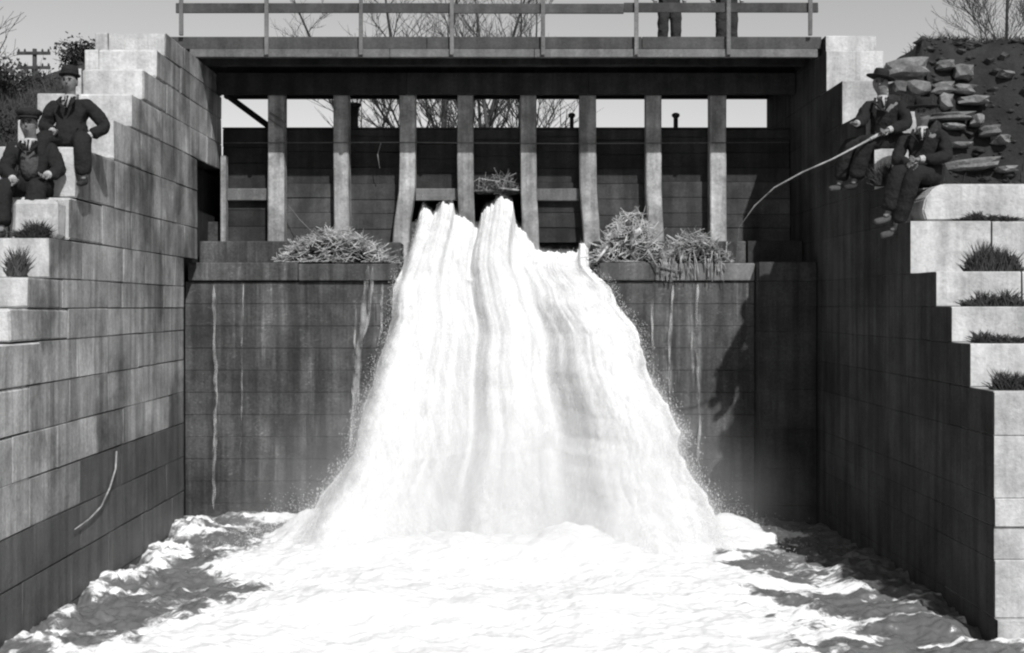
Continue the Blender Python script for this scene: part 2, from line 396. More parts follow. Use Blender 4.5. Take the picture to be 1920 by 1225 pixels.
LW = thing('wing_wall', (-5.6, 16, -4.2), 'stepped pale stone wing wall on the left, its streaked inner face in sunlight', 'wall')
LZ = [4.02, 3.68, 3.28, 2.84, 2.39, 1.87, 1.26, 0.76, 0.31, -0.02, -0.37, -0.83, -1.32, -1.80, -2.32, -2.85, -3.4, -4.3]
LS = [18.0, 17.55, 16.9, 16.35, 15.65, 14.3, 14.07, 13.45, 12.85, 12.37, 12.0, 11.6, 11.2, 10.8, 10.4, 10.0, 9.6]
for k in range(len(LS)):
    z1, z0 = LZ[k], LZ[k + 1]
    end = 21.55 if z0 > 2.3 else (19.85 if z0 > 0.7 else 19.02)
    th = 0.85 if k < 3 else 0.72
    y = LS[k]; first = True
    while y < end - 0.05:
        L = rnd(0.85, 1.55) if k < 5 else rnd(0.95, 1.7)
        if k == 10 or k == 8: L *= 0.8
        if y + L > end - 0.45: L = end - y
        wet = z1 < -1.75 and (y > 14.3 or z1 < -2.2)
        dx = rnd(-0.003, 0.003)
        stone_obj(-5 - th, -5 + dx, y, y + L, z0, z1, ('stone_clean' if first else ('stone_wet' if wet else 'stone_stained'), 'stone_wet' if wet else 'stone_stained'), LW, inner=1, gap=0.006 if first else 0.0055, bev=0.016 if first else 0.006, jit=0.009 if first else 0.006)
        if first:
            w2 = (1.05 if k < 3 else (1.25 if k < 5 else 1.9)) - th
            n = 1 if k < 5 else 2
            for q in range(n):
                stone_obj(-5 - th - w2 * (q + 1) / n, -5 - th - w2 * q / n, y + rnd(-0.03, 0.03), y + 1.3, z0, z1, ('stone_clean', 'stone_stained'), LW, inner=1)
        y += L; first = False
b = MB()
for k in range(len(LS)):
    z1, z0 = LZ[k], LZ[k + 1]
    end = 21.5 if z0 > 2.3 else (19.8 if z0 > 0.7 else 18.97)
    b.box(-5.9, -5.035, LS[k] + 0.06, end, z0, z1 - 0.03)
mk('core', b, MAT['stone_core'], LW)
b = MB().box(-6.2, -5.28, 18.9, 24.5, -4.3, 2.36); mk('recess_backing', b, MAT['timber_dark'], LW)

RW = thing('wing_wall', (5.6, 16, -4.2), 'stepped stone wing wall on the right, its dark inner face in shade', 'wall')
RZ = [4.0, 3.37, 2.72, 2.15, 1.59, 1.06, 0.41, 0.0, -0.4, -0.87, -1.33, -1.97, -2.26, -2.6, -3.2, -3.7, -4.3]
RS = [19.2, 18.3, 17.1, 16.7, 15.9, 15.2, 14.3, 13.8, 13.25, 12.6, 12.6, 12.57, 12.6, 12.58, 12.5, 12.35]
for k in range(len(RS)):
    z1, z0 = RZ[k], RZ[k + 1]
    end = 23.6; th = 0.9 if k < 4 else 1.0
    y = RS[k]; first = True
    while y < end - 0.05:
        L = rnd(0.9, 1.7)
        if y + L > end - 0.5: L = end - y
        dx = 0
        if k == 4 and first:
            stone_obj(5, 5.26, y, y + L, z0, z1 - 0.25, ('stone_clean', 'stone_shaded'), RW, inner=-1)
            stone_obj(5, 5.30, y, y + L, z1 - 0.25, z1, ('stone_clean', 'stone_shaded'), RW, inner=-1)
            stone_obj(5.3, 6.0, y + 0.45, y + L, z0, z1, ('stone_stained', 'stone_shaded'), RW, inner=-1)
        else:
            stone_obj(5 + dx, 5 + th, y, y + L, z0, z1, ('stone_clean' if first else 'stone_shaded', 'stone_shaded'), RW, inner=-1, jit=0.001, gap=0.0015, bev=0.007 if first else 0.003)
        if first and k >= 4:
            a = 5 + th
            for w2 in ([0.9, 0.95, 0.3, 0.75, 0.4, 0.7, 0.9][(k * 3) % 7], 1.1):
                stone_obj(a, a + w2, y + rnd(-0.03, 0.03), y + 1.3, z0, z1, ('stone_clean', 'stone_shaded'), RW, inner=-1, bev=0.014); a += w2
        y += L; first = False
AZ = [1.11, 0.715, 0.41, 0.0, -0.4, -0.87, -1.33, -1.97, -2.6, -3.2, -3.7, -4.3]     # dark return of the wall at the back corner
for k in range(len(AZ) - 1):
    stone_obj(4.06 + rnd(-0.004, 0.004), 4.985, 20.66 if k == 0 else 19.72 + rnd(-0.004, 0.004), 21.3 if k == 0 else 20.64, AZ[k + 1], AZ[k], ('stone_shaded', 'stone_shaded'), RW, inner=-1, jit=0.003, gap=0.0015, bev=0.005)
for a, c in ((19.75, 20.9), (20.9, 22.3), (22.3, 23.6)):
    stone_obj(5.13, 5.95, a, c, 4.0, 4.36, ('stone_clean', 'stone_shaded'), RW, inner=-1)
for a, c in ((20.05, 21.6), (21.6, 22.9), (22.9, 23.6)):
    stone_obj(4.99, 5.125, a, c, 4.0, 4.05, ('stone_shaded', 'stone_shaded'), RW, inner=-1)
b = MB()
b.box(5.0, 5.12, 20.02, 23.56, 4.06, 4.30)
for k in range(len(RS)):
    b.box(5.02, 5.85, RS[k] + (0.5 if k == 4 else 0.06), 23.5, RZ[k + 1], RZ[k] - 0.03)
mk('core', b, MAT['stone_core'], RW)

# the big slab with its worn corner that lies on the right wall
sl = P(1735, 415, 15.45)
b = MB()
prof = [(1735, 372), (1752, 352), (1768, 345), (1960, 345), (1960, 414), (1736, 414), (1730, 395)]
n = len(prof)
fr = [P(x, y, 15.45) for x, y in prof]; bk = [Vector((p.x, 16.3, p.z)) for p in fr]
b.add(fr + bk, [tuple(range(n))] + [tuple(reversed(range(n, 2 * n)))] + [(i, i + n, (i + 1) % n + n, (i + 1) % n) for i in range(n)])
bm = bmesh.new(); me = b.mesh('stone_slab', sl); bm.from_mesh(me); bmesh.ops.recalc_face_normals(bm, faces=bm.faces)
bmesh.ops.bevel(bm, geom=list(bm.edges), offset=0.02, segments=2, affect='EDGES'); bm.to_mesh(me); bm.free()
o = bpy.data.objects.new('stone_slab', me); me.materials.append(MAT['stone_clean']); C.objects.link(o); o.location = sl
tag(o, 'long pale stone slab with a worn sloping corner beside the seated man in wide hat', 'stone slab')

# ------------------------------------------------------------------ dam
DAM = thing('dam', (0, 20.3, -4.2), 'dark timber dam face streaked with water below the sluice gates', 'dam')
z = -4.3; hgt = 0.362
while z < 0.40:
    z1 = min(z + hgt, 0.405)
    cuts = [-5.25, rnd(-3, -1), rnd(1, 3), 4.05]
    for a, c in zip(cuts[:-1], cuts[1:]):
        o_ = rnd(-0.005, 0.005)
        b = MB().bbox(a + 0.002, c - 0.002, 20.03 + o_, 20.30, z + 0.002, z1 - 0.002, 0.005, 0.0015)
        mk('plank', b, MAT['timber_wet'], DAM)
    z = z1
b = MB().box(-5.26, 4.04, 20.33, 22.2, -4.3, 0.38); mk('backing', b, MAT['timber_dark'], DAM)
# cap and sill timbers, left and right of the notch the water pours through
for a, c, m in ((-5.2, -3.4, 'timber_wet'), (-3.4, -1.78, 'timber_wet'), (1.5, 2.42, 'timber_wet'), (2.42, 4.05, 'timber_rail_post')):
    b = MB().bbox(a + 0.004, c - 0.004, 19.97 + rnd(-0.01, 0.01), 20.6, 0.415, 0.71 + rnd(-0.012, 0.012), 0.018, 0.004); mk('cap_timber', b, MAT[m], DAM)
for a, c in ((-5.2, -2.9), (-2.9, -1.78), (1.46, 3.1), (3.1, 4.05)):
    b = MB().bbox(a + 0.004, c - 0.004, 20.72, 21.25, 0.72, 1.10 + rnd(-0.015, 0.015), 0.02, 0.004); mk('sill_timber', b, MAT['timber_wet'], DAM)
b = MB().box(-5.2, -1.78, 20.62, 22.0, 0.385, 0.715).box(1.5, 4.05, 20.62, 22.0, 0.385, 0.715).box(-1.78, 1.5, 21.3, 22.0, 0.385, 0.60)
mk('sill_bed', b, MAT['timber_dark'], DAM)

# ------------------------------------------------------------------ sluice gates
SG = thing('sluice_gate', (0, 21.5, 1.1), 'row of eight timber sluice posts with dark stop boards between them', 'sluice gate')
PX = [-4.0, -2.87, -1.72, -0.716, 0.38, 1.41, 2.55, 3.67]
lean = [0.0, 0.02, -0.15, 0.04, 0.05, 0.09, 0.05, 0.0]
for x, ln in zip(PX, lean):
    b = MB(); q = 0.14 + rnd(-0.008, 0.008)
    zs = [0.62 if -1.8 < x < 1.5 else 1.105, 1.5, 2.0, 2.6, 4.03]; offx = [ln * 1.1, ln * 0.55, ln * 0.08, 0, 0]
    rings = []
    for zz, ox in zip(zs, offx):
        o0 = len(b.v)
        for sx, sy in ((-1, -1), (1, -1), (1, 1), (-1, 1)):
            for e in (0, 1):
                ca, cb = (0.985, 0.86) if e ^ (sx * sy > 0) else (0.86, 0.985)
                b.v.append((x + ox + sx * q * ca + rnd(-0.004, 0.004), 21.4 + sy * 0.15 * cb, zz))
        rings.append(o0)
    for r0, r1 in zip(rings[:-1], rings[1:]):
        for i in range(8): b.f.append((r0 + i, r0 + (i + 1) % 8, r1 + (i + 1) % 8, r1 + i))
    b.f.append(tuple(rings[-1] + i for i in range(8))); b.f.append(tuple(rings[0] + i for i in reversed(range(8))))
    mk('post', b, MAT['timber_pale'], SG)
b = MB().bbox(-4.97, -4.88, 21.3, 21.5, 1.1, 2.62, 0.008, 0.003); mk('post', b, MAT['timber_pale'], SG, label='narrow post against the left wall')
ED = [-5.0] + PX + [4.98]
for i in range(9):
    a, c = ED[i] + (0.06 if i else 0.0), ED[i + 1] - (0.06 if i < 8 else 0)
    z0 = 1.105
    if i in (3, 4): z0 = 2.06
    if i == 5: z0 = 1.12
    z = z0
    k = 0
    while z < 3.08:
        z1 = min(z + rnd(0.24, 0.30), 3.12)
        if 3.12 - z1 < 0.12: z1 = 3.12
        if z == 1.105 and i == 8: z = 0.9
        low = z < 1.98
        yy = 21.60 + rnd(-0.012, 0.012) - (0.05 if low else 0)
        b = MB().bbox(a, c, yy, yy + 0.07, z + 0.003, z1 - 0.003, 0.006, 0.003)
        mk('stop_board', b, MAT['timber_grey' if (low and i not in (0, 5)) else 'timber_dark'], SG)
        z = z1; k += 1
for i, m in ((0, 'timber_pale'), (3, 'timber_grey'), (5, 'timber_rail_post')):
    a, c = ED[i] + (0.13 if i else 0.12), ED[i + 1] - 0.14
    b = MB().bbox(a, c, 21.42, 21.52, 1.85 + (0 if i else 0.0), 2.06, 0.01, 0.004)
    mk('cross_rail', b, MAT['timber_rail_post'], SG)
for a, c in ((-5.0, -1.72), (-1.72, 1.41), (1.41, 4.98)):
    b = MB().bbox(a + 0.003, c - 0.003, 21.14, 21.24, 3.655, 4.03, 0.008, 0.003); mk('shade_board', b, MAT['timber_dark'], SG)  # dark boards added over the post tops to stand in for the deck's shade
b = MB().bbox(-5.0, 4.98, 21.56, 21.80, 3.122, 3.15, 0.008); mk('top_beam', b, MAT['timber_dark'], SG)
# diagonal brace under the deck in the first bay
b = MB().tube([P(424, 178, 22.6), P(508, 240, 22.0)], 0.055, 4); mk('brace', b, MAT['timber_dark'], SG)
b = MB().tube([P(506, 212, 21.2), P(536, 232, 21.2)], 0.02, 4); mk('brace', b, MAT['timber_rail_post'], SG)
b = MB().tube([P(503, 222, 21.2), P(530, 240, 21.2)], 0.012, 4); mk('brace', b, MAT['timber_rail_post'], SG)

# iron heads that stand up behind the boards
for i, (x, wpx, lab) in enumerate(((664, 16, 'thick dark post head behind the gates, beside the second pale post'), (1072, 8, 'slim iron gate stem with a flared head, left of the sixth post'), (1267, 9, 'slim iron gate stem with a flared head, alone in the second opening from the right'))):
    p = P(x, 240, 22.2); sc = 22.2 / FPX
    o = thing('gate_stem', (p.x, 22.2, 2.9), lab, 'gate stem')
    r = wpx / 2 * sc; top = 2.9 + ((240 - (214 if i else 195)) * sc) + (p.z - 2.9)
    b = MB().lathe([(r * 1.15, 2.9), (r, 2.96), (r * 0.95, top - 0.07)], 10, (p.x, 22.2, 0)); mk('shaft', b, MAT['iron'], o, True)
    b = MB().lathe([(r * 1.1, top - 0.068), (r * 1.7, top - 0.04), (r * 1.6, top), (r * 0.7, top + 0.02)], 10, (p.x, 22.2, 0)); mk('head', b, MAT['iron'], o, True)

# ------------------------------------------------------------------ footbridge
FB = thing('footbridge', (0, 21.7, 4.05), 'timber footbridge with plain board railing over the sluice gates', 'footbridge')
x = -5.45
while x < 5.05:
    wd = rnd(0.18, 0.22)
    b = MB().bbox(x + 0.004, min(x + wd, 5.1) - 0.004, 20.02, 23.55, 4.31, 4.37, 0.006, 0.002); mk('deck_plank', b, MAT['timber_dark'], FB)
    x += wd
for y in (20.6, 21.4, 22.2, 22.95):
    b = MB().bbox(-5.4, 5.1, y, y + 0.2, 4.06, 4.305, 0.01); mk('joist', b, MAT['timber_dark'], FB)
b = MB().bbox(-5.4, 5.1, 23.4, 23.58, 3.98, 4.305, 0.01); mk('joist', b, MAT['timber_dark'], FB)
for a, c in ((-5.48, -1.3), (-1.3, 2.2), (2.2, 5.12)):
    b = MB().bbox(a + 0.003, c - 0.003, 19.93, 20.0, 4.185, 4.385, 0.008, 0.003); mk('fascia_board', b, MAT['timber_rail'], FB)
for a, c in ((-5.15, -1.9), (-1.9, 0.45), (0.45, 5.05)):
    b = MB().bbox(a + 0.003, c - 0.003, 19.90, 19.99, 4.045, 4.18, 0.008, 0.003); mk('fascia_board', b, MAT['timber_rail_post'], FB)
for xp in (340, 500, 677, 847, 1018, 1193, 1366, 1519):
    q = P(xp, 100, 19.88)
    wz = 4.07 if 400 < xp < 1500 else 4.39
    b = MB().bbox(q.x - 0.032, q.x + 0.032, 19.84, 19.895, wz, 5.38, 0.006, 0.003)
    mk('railing_post', b, MAT['timber_rail_post'], FB)
for a, c, z0, z1 in ((-5.37, -0.9, 4.765, 4.925), (-0.9, 1.9, 4.757, 4.915), (1.9, 5.06, 4.775, 4.93)):
    b = MB().bbox(a + 0.003, c - 0.003, 19.90, 19.94, z0, z1, 0.006, 0.004); mk('rail', b, MAT['timber_rail'], FB)
b = MB().bbox(-5.37, 5.06, 19.90, 19.94, 5.24, 5.38, 0.006, 0.003); mk('rail', b, MAT['timber_rail'], FB)
for xx in np.linspace(-5.3, 5.0, 6):
    b = MB().bbox(xx - 0.032, xx + 0.032, 23.5, 23.56, 4.37, 4.6, 0.006, 0.003); mk('curb_block', b, MAT['timber_rail_post'], FB)

# ------------------------------------------------------------------ waterfall
G = 9.81
topx = np.array([780, 788, 796, 806, 815, 824, 832, 842, 850, 854, 870, 885, 896, 903, 912, 925, 940, 952, 961, 967, 985, 1003, 1015, 1050, 1080, 1086, 1094, 1101])
topy = np.array([436, 404, 388, 396, 404, 392, 381, 384, 378, 402, 408, 420, 430, 402, 390, 384, 371, 374, 381, 420, 440, 466, 474, 476, 474, 458, 456, 470])
DS = 21.15
kz = DS / FPX
zL = np.array([1.75, 1.3, 0.9, 0.7, 0.3, -0.2, -0.7, -1.65, -2.25, -2.6, -3.0, -3.7]); xL = np.array([-1.43, -1.55, -1.64, -1.70, -1.83, -1.83, -1.95, -2.22, -2.36, -2.62, -2.85, -3.1])
zR = np.array([0.95, 0.65, 0.3, 0.04, -0.42, -1.0, -1.95, -2.2, -2.8, -3.7]); xR = np.array([1.37, 1.45, 1.75, 1.83, 2.15, 2.24, 2.72, 2.68, 2.98, 3.3])
def fall(nu, nv, grow=0.0, fwd=0.0, sd=0, amp=1.0, jag=1.0):
    u = np.linspace(0, 1, nu); v = np.linspace(0, 1, nv) ** 1.15
    U, V = np.meshgrid(u, v)
    tx = 780 + u * 321
    z0 = (VY - np.interp(tx, topx, topy)) * kz + (fbm(u * 70, 0, sd, 3, 3) - 0.5) * 0.10 * jag + grow * 0.5
    zend = -3.75
    Z = z0[None, :] + (zend - z0[None, :]) * V
    tau = np.sqrt(np.maximum(2 * (z0[None, :] - Z) / G, 0))
    v0 = 3.25 + 0.5 * np.sin(u * 9 + 1) + 0.5 * (fbm(u * 9, 5, 0, 3, 21) - 0.5) - 0.75 * np.exp(-((u - 0.62) / 0.06) ** 2) - 0.35 * np.exp(-((u - 0.36) / 0.04) ** 2)
    v0 = v0 + np.interp(u, [0.68, 0.8], [0, 0.7])
    D = DS - v0[None, :] * tau
    XL = np.interp(-Z, -zL, xL); XR = np.interp(-Z, -zR, xR)
    s = np.clip(U, 0, 1)
    jl = (fbm(Z * 1.6, 1.3, sd, 4, 41, True) - 0.55) * 0.30 * sstep(0.9, -0.6, Z)
    gw = grow * sstep(0.0, 0.6, V)
    Xx = (XL - jl * 0.6 - gw) * (1 - s) + (XR - 0.10 * (1 - V) + jl * 0.9 + gw) * s
    top = (sstep(0, 0.06, V))
    Xt = (tx - VX)[None, :] * kz
    k = sstep(0.0, 0.12, V); Xx = Xt * (1 - k) + Xx * k
    edge = np.minimum(s, 1 - s)
    D = D + 0.9 * (1 - sstep(0, 0.10, edge)) ** 2 * sstep(0, 0.3, V) - fwd * sstep(0, 0.2, V)
    a = (0.04 + 0.30 * V ** 0.8) * amp
    n1 = fbm(Xx * 1.2, Z * 0.45, 3 + sd, 3, 51, True) - 0.55
    n2 = fbm(Xx * 4.0, Z * 1.4, 7 + sd, 4, 61) - 0.5
    D = D - a * (n1 * 0.7 + n2 * 0.10)
    Z = Z + a * 0.25 * n2
    D = D - 0.55 * sstep(-2.3, -3.5, Z) ** 2
    D = np.minimum(D, np.interp(Z, [0.44, 1.05], [19.93, 21.05]))
    return Xx, D, Z, U, V
X, D, Z, U, V = fall(420, 460)
grid_mesh('waterfall', X, D, Z, MAT['foam'], kind='stuff')
o = bpy.data.objects['waterfall']; tag(o, 'broad white torrent falling from the middle gates into the pool', 'waterfall')
for q, (gr, fw) in enumerate(((0.04, 0.05), (0.08, 0.10), (0.13, 0.16), (0.19, 0.23))):
    X, D, Z, U, V = fall(200, 240, gr, fw, q + 1, 1.25, 1.6)
    edge = np.minimum(U, 1 - U)
    dens = (0.85 - 0.17 * q) * sstep(0.0, 0.06, V) * sstep(0.0, 0.06, edge)
    o = grid_mesh('spray', X, D, Z, MAT['spray'], {'dens': dens}, kind='stuff')
    tag(o, ['innermost thin veil of spray', 'second veil of spray', 'third loose veil of spray', 'outermost ragged veil of spray'][q] + ' over the white torrent', 'spray')

# flying drops along the torrent: drawn-out octahedra
def drops(n, seed):
    rng = np.random.default_rng(seed)
    u = rng.random(n)
    u = np.where(rng.random(n) < 0.25, u, np.where(rng.random(n) < 0.5, rng.beta(0.7, 9, n), 1 - rng.beta(0.7, 9, n)))
    tx = 780 + u * 321
    z0 = (VY - np.interp(tx, topx, topy)) * kz + rng.normal(0, 0.05, n)
    v = rng.random(n) ** 0.8
    z = z0 + (-3.4 - z0) * v
    tau = np.sqrt(np.maximum(2 * (z0 - z) / G, 0))
    d = DS - (3.5 + rng.normal(0, 0.45, n)) * tau - 0.05
    XL = np.interp(-z, -zL, xL); XR = np.interp(-z, -zR, xR)
    x = XL * (1 - u) + XR * u + rng.normal(0, 0.03 + 0.07 * v, n)
    k = np.clip(v / 0.12, 0, 1); x = (tx - VX) * kz * (1 - k) + x * k
    d = np.minimum(d, np.interp(z, [0.44, 1.05], [19.9, 21.0]))
    z = z + np.abs(rng.normal(0, 0.04 + 0.05 * v, n))
    r = rng.uniform(0.002, 0.0045, n) * (0.7 + 0.6 * v)
    return x, d, z, r, r * rng.uniform(1.2, 4.0, n)
def octa(name, x, d, z, r, l, mat, label, cat):
    n = len(x); base = np.array([(1, 0, 0), (0, 1, 0), (-1, 0, 0), (0, -1, 0), (0, 0, 1), (0, 0, -1)], float)
    co = base[None] * np.stack([r, r, l], 1)[:, None, :] + np.stack([x, d, z], 1)[:, None, :]
    fc = np.array([(0, 1, 4), (1, 2, 4), (2, 3, 4), (3, 0, 4), (1, 0, 5), (2, 1, 5), (3, 2, 5), (0, 3, 5)])
    f = (fc[None] + (np.arange(n) * 6)[:, None, None]).reshape(-1)
    me = bpy.data.meshes.new(name); me.vertices.add(n * 6); me.vertices.foreach_set('co', co.ravel())
    me.loops.add(f.size); me.loops.foreach_set('vertex_index', f.astype(np.int32))
    m = n * 8; me.polygons.add(m); me.polygons.foreach_set('loop_start', np.arange(0, f.size, 3, dtype=np.int32)); me.polygons.foreach_set('loop_total', np.full(m, 3, dtype=np.int32))
    me.update(calc_edges=True); me.materials.append(mat)
    o = bpy.data.objects.new(name, me); C.objects.link(o); tag(o, label, cat, kind='stuff')
x, d, z, r, l = drops(14000, 4)
octa('flying_drops', x, d, z, r, l, MAT['foam'], 'cloud of drops thrown off the edges of the torrent', 'drops')
# splash drops over the pool
rng = np.random.default_rng(9); n = 5000
ang = rng.random(n)
x = np.where(rng.random(n) < 0.5, rng.normal(-3.0, 0.5, n), rng.normal(3.1, 0.45, n)); d = rng.normal(17.8, 0.9, n)
z = WATER + 0.1 + np.abs(rng.normal(0, 0.28, n)) * np.exp(-((np.abs(x) - 2.9) / 0.8) ** 2)
m_ = (np.abs(x) < 4.8) & (d < 19.8); x, d, z = x[m_], d[m_], z[m_]; r = rng.uniform(0.002, 0.006, len(x))
octa('splash_drops', x, d, z, r, r * 1.3, MAT['foam'], 'low cloud of splash drops where the torrent meets the pool', 'drops')

# trickles down the dam face
def trickle(pts, w, lab, d=19.965):
    b = MB()
    P0 = [P(x, y, d) for x, y in pts]
    path = []
    for a, c in zip(P0[:-1], P0[1:]):
        m = max(2, int((a - c).length / 0.05))
        for i in range(m): path.append(a.lerp(c, i / m))
    path.append(P0[-1]); N = len(path)
    rr = [w * (0.4 + 1.1 * float(fbm(np.array(p.z * 2.2), p.x * 3, 1, 3, 71))) * min(1, (i + 1) / 4, (N - i) / 4) for i, p in enumerate(path)]
    path = [p + Vector(((float(fbm(np.array(p.z * 3.0), p.x, 2, 3, 72)) - 0.5) * 0.06, 0, 0)) for p in path]
    b.tube(path, rr, 6, True, 1.0)
    b.v = [(v[0], d + (v[1] - d) * 0.35, v[2]) for v in b.v]
    tag(mk('water_trickle', b, MAT['trickle'], None, True), lab, 'water trickle', 'trickles down the dam face', 'stuff')
for pts, wd, lab in (
    ([(402, 535), (405, 760), (400, 955)], 0.03, 'pale water trickle nearest the left corner of the dam'),
    ([(458, 532), (455, 640), (452, 900)], 0.014, 'faint short trickle on the left of the dam face'),
    ([(690, 498), (676, 640), (664, 760), (655, 862)], 0.06, 'long bright trickle just left of the torrent'),
    ([(699, 500), (692, 580), (680, 640)], 0.035, 'second strand beside the bright trickle left of the torrent'),
    ([(668, 560), (664, 700), (656, 850)], 0.018, 'thin straight strand left of the bright trickle'),
    ([(716, 530), (712, 640)], 0.025, 'short trickle touching the left edge of the torrent'),
    ([(1222, 535), (1224, 600), (1226, 705)], 0.028, 'trickle nearest the right edge of the torrent'),
    ([(1262, 535), (1258, 620), (1255, 740)], 0.03, 'second trickle right of the torrent'),
    ([(1298, 590), (1300, 700)], 0.02, 'faint strand left of the last trickle on the right'),
    ([(1308, 532), (1306, 640), (1311, 800), (1309, 870)], 0.032, 'last long trickle on the right of the dam face')):
    trickle(pts, wd, lab)

# ------------------------------------------------------------------ driftwood on the sill
def pile(label, x0, x1, zlow, ztop, d0, d1, nbig, nsmall, ang=0.5, seed=1, dark=False):
    rg = random.Random(seed)
    o = thing('driftwood_pile', ((x0 + x1) / 2, (d0 + d1) / 2, zlow), label, 'driftwood', 'driftwood caught on the sill')
    def one(big):
        cx = rg.uniform(x0, x1); f = 1 - abs((cx - (x0 + x1) / 2) / ((x1 - x0) / 2)) ** 2.2
        cz = rg.uniform(zlow, zlow + (ztop - zlow) * max(0.15, f)); cy = rg.uniform(d0, d1)
        L = rg.uniform(0.3, 0.75) if big else rg.uniform(0.1, 0.42); th = rg.gauss(0, ang); ph = rg.uniform(-0.7, 0.7)
        if rg.random() < 0.3: th += rg.choice((-1, 1)) * 0.8
        dr = Vector((math.cos(th) * math.cos(ph), math.sin(ph) * 0.5, math.sin(th))) * L / 2
        c = Vector((cx, cy, cz)); r = rg.choice((rg.uniform(0.005, 0.010), rg.uniform(0.008, 0.020))) if big else rg.uniform(0.003, 0.009)
        bend = Vector((rg.uniform(-1, 1), rg.uniform(-1, 1), rg.uniform(-1, 1))) * L * 0.14
        q = [c - dr, c + bend, c + dr]
        for p in q: p.z = max(p.z, zlow + 0.01)
        return q, [r, r * 0.9, r * 0.5]
    for i in range(nbig):
        q, r = one(True); mk('stick', MB().tube(q, r, 5), MAT['stick_pale'], o)
    b = MB()
    for i in range(nsmall):
        q, r = one(False); b.tube(q, r, 4)
    mk('twigs', b, MAT['stick_pale'], o, kind='stuff')
    b = MB()
    for i in range(420):
        cx = rg.uniform(x0, x1); f = 1 - abs((cx - (x0 + x1) / 2) / ((x1 - x0) / 2)) ** 2
        s_ = rg.uniform(0.02, 0.06); c = Vector((cx, rg.uniform(d0 + 0.1, d1), zlow + rg.uniform(0, (ztop - zlow) * 0.7 * max(f, 0.1))))
        b.box(c.x - s_, c.x + s_, c.y - s_, c.y + s_, c.z - s_ * 0.6, c.z + s_ * 0.6, 0.02)
    mk('dead_leaves', b, MAT['grass_dark'], o, kind='stuff')
    return o
pile('low heap of pale driftwood sticks on the sill left of the torrent', -3.75, -1.95, 0.72, 1.28, 20.05, 20.7, 46, 900, 0.4, 3)
pl = pile('bristling driftwood heap right of the torrent with one thick broken branch', 1.55, 2.6, 0.72, 1.55, 20.05, 20.7, 44, 800, 0.7, 5)
mk('branch', MB().tube([P(1176, 425, 20.3), P(1186, 405, 20.3), P(1194, 388, 20.3)], [0.05, 0.05, 0.042], 7), MAT['stick_pale'], pl, True)
mk('branch', MB().tube([P(1184, 468, 20.1), P(1186, 445, 20.1), P(1202, 430, 20.1)], [0.05, 0.06, 0.05], 7), MAT['stick_pale'], pl, True)
mk('branch', MB().tube([P(1118, 490, 19.95), P(1142, 460, 20.1)], [0.02, 0.03], 6), MAT['stick_pale'], pl, True)
pl = pile('driftwood and trailing roots hanging over the cap timber at right', 2.6, 3.65, 0.72, 1.2, 20.05, 20.7, 26, 500, 0.7, 8)
rg = random.Random(4)
b = MB()
for i in range(46):
    x = rg.uniform(2.45, 3.5); zt = rg.uniform(0.74, 1.0); zb = rg.uniform(0.38, 0.62); dx = rg.uniform(-0.12, 0.12)
    b.tube([(x, 20.15, zt - 0.06), (x + dx * 0.3, 19.94, zt - 0.05), (x + dx * 0.7, 19.91, (zt + zb) / 2), (x + dx, 19.925, zb)], rg.uniform(0.006, 0.014), 4)
mk('roots', b, MAT['stick_pale'], pl, kind='stuff')
mk('branch', MB().tube([P(1215, 470, 19.9), P(1232, 500, 19.88), P(1280, 510, 19.88)], [0.012, 0.015, 0.01], 5), MAT['stick_pale'], pl, True)
# weeds round the middle opening
o = pile('small clump of weeds and foam caught on the boards above the middle jet', -0.5, 0.2, 2.0, 2.28, 21.36, 21.5, 6, 120, 0.8, 12)

# twig / rope on the left wall and a bit of cord between the posts
def onwall(x, y, off=0.03):
    d = (5 - off) * FPX / (VX - x); return P(x, y, d)
b = MB().tube([onwall(218, 846), onwall(217, 880), onwall(206, 915), onwall(190, 950), onwall(167, 974), onwall(140, 993)], [0.012, 0.013, 0.013, 0.012, 0.011, 0.006], 5)
tag(mk('willow_switch', b, MAT['timber_pale'], None, True), 'thin pale curved switch hanging down the left wall above the waterline', 'twig')
b = MB().tube([P(540, 385, 21.3), P(562, 412, 21.2), P(590, 440, 21.0)], 0.007, 4)
tag(mk('slack_cord', b, MAT['timber_rail_post'], None, True), 'thin slack cord running from the first pale post down to the driftwood', 'cord')
b = MB().tube([P(714, 268, 21.28), P(708, 290, 21.28), P(712, 316, 21.28)], 0.009, 4)
tag(mk('straw', b, MAT['timber_pale'], None, True), 'short pale stalk hanging in front of the boards between second and third posts', 'stalk')
b = MB().tube([(-4.9, 21.22, 2.83), (-2, 21.22, 2.84), (1, 21.22, 2.82), (4.9, 21.22, 2.84)], 0.008, 4)
tag(mk('cable', b, MAT['timber_rail_post'], None, True), 'thin cable strung level across all the sluice posts', 'cable')

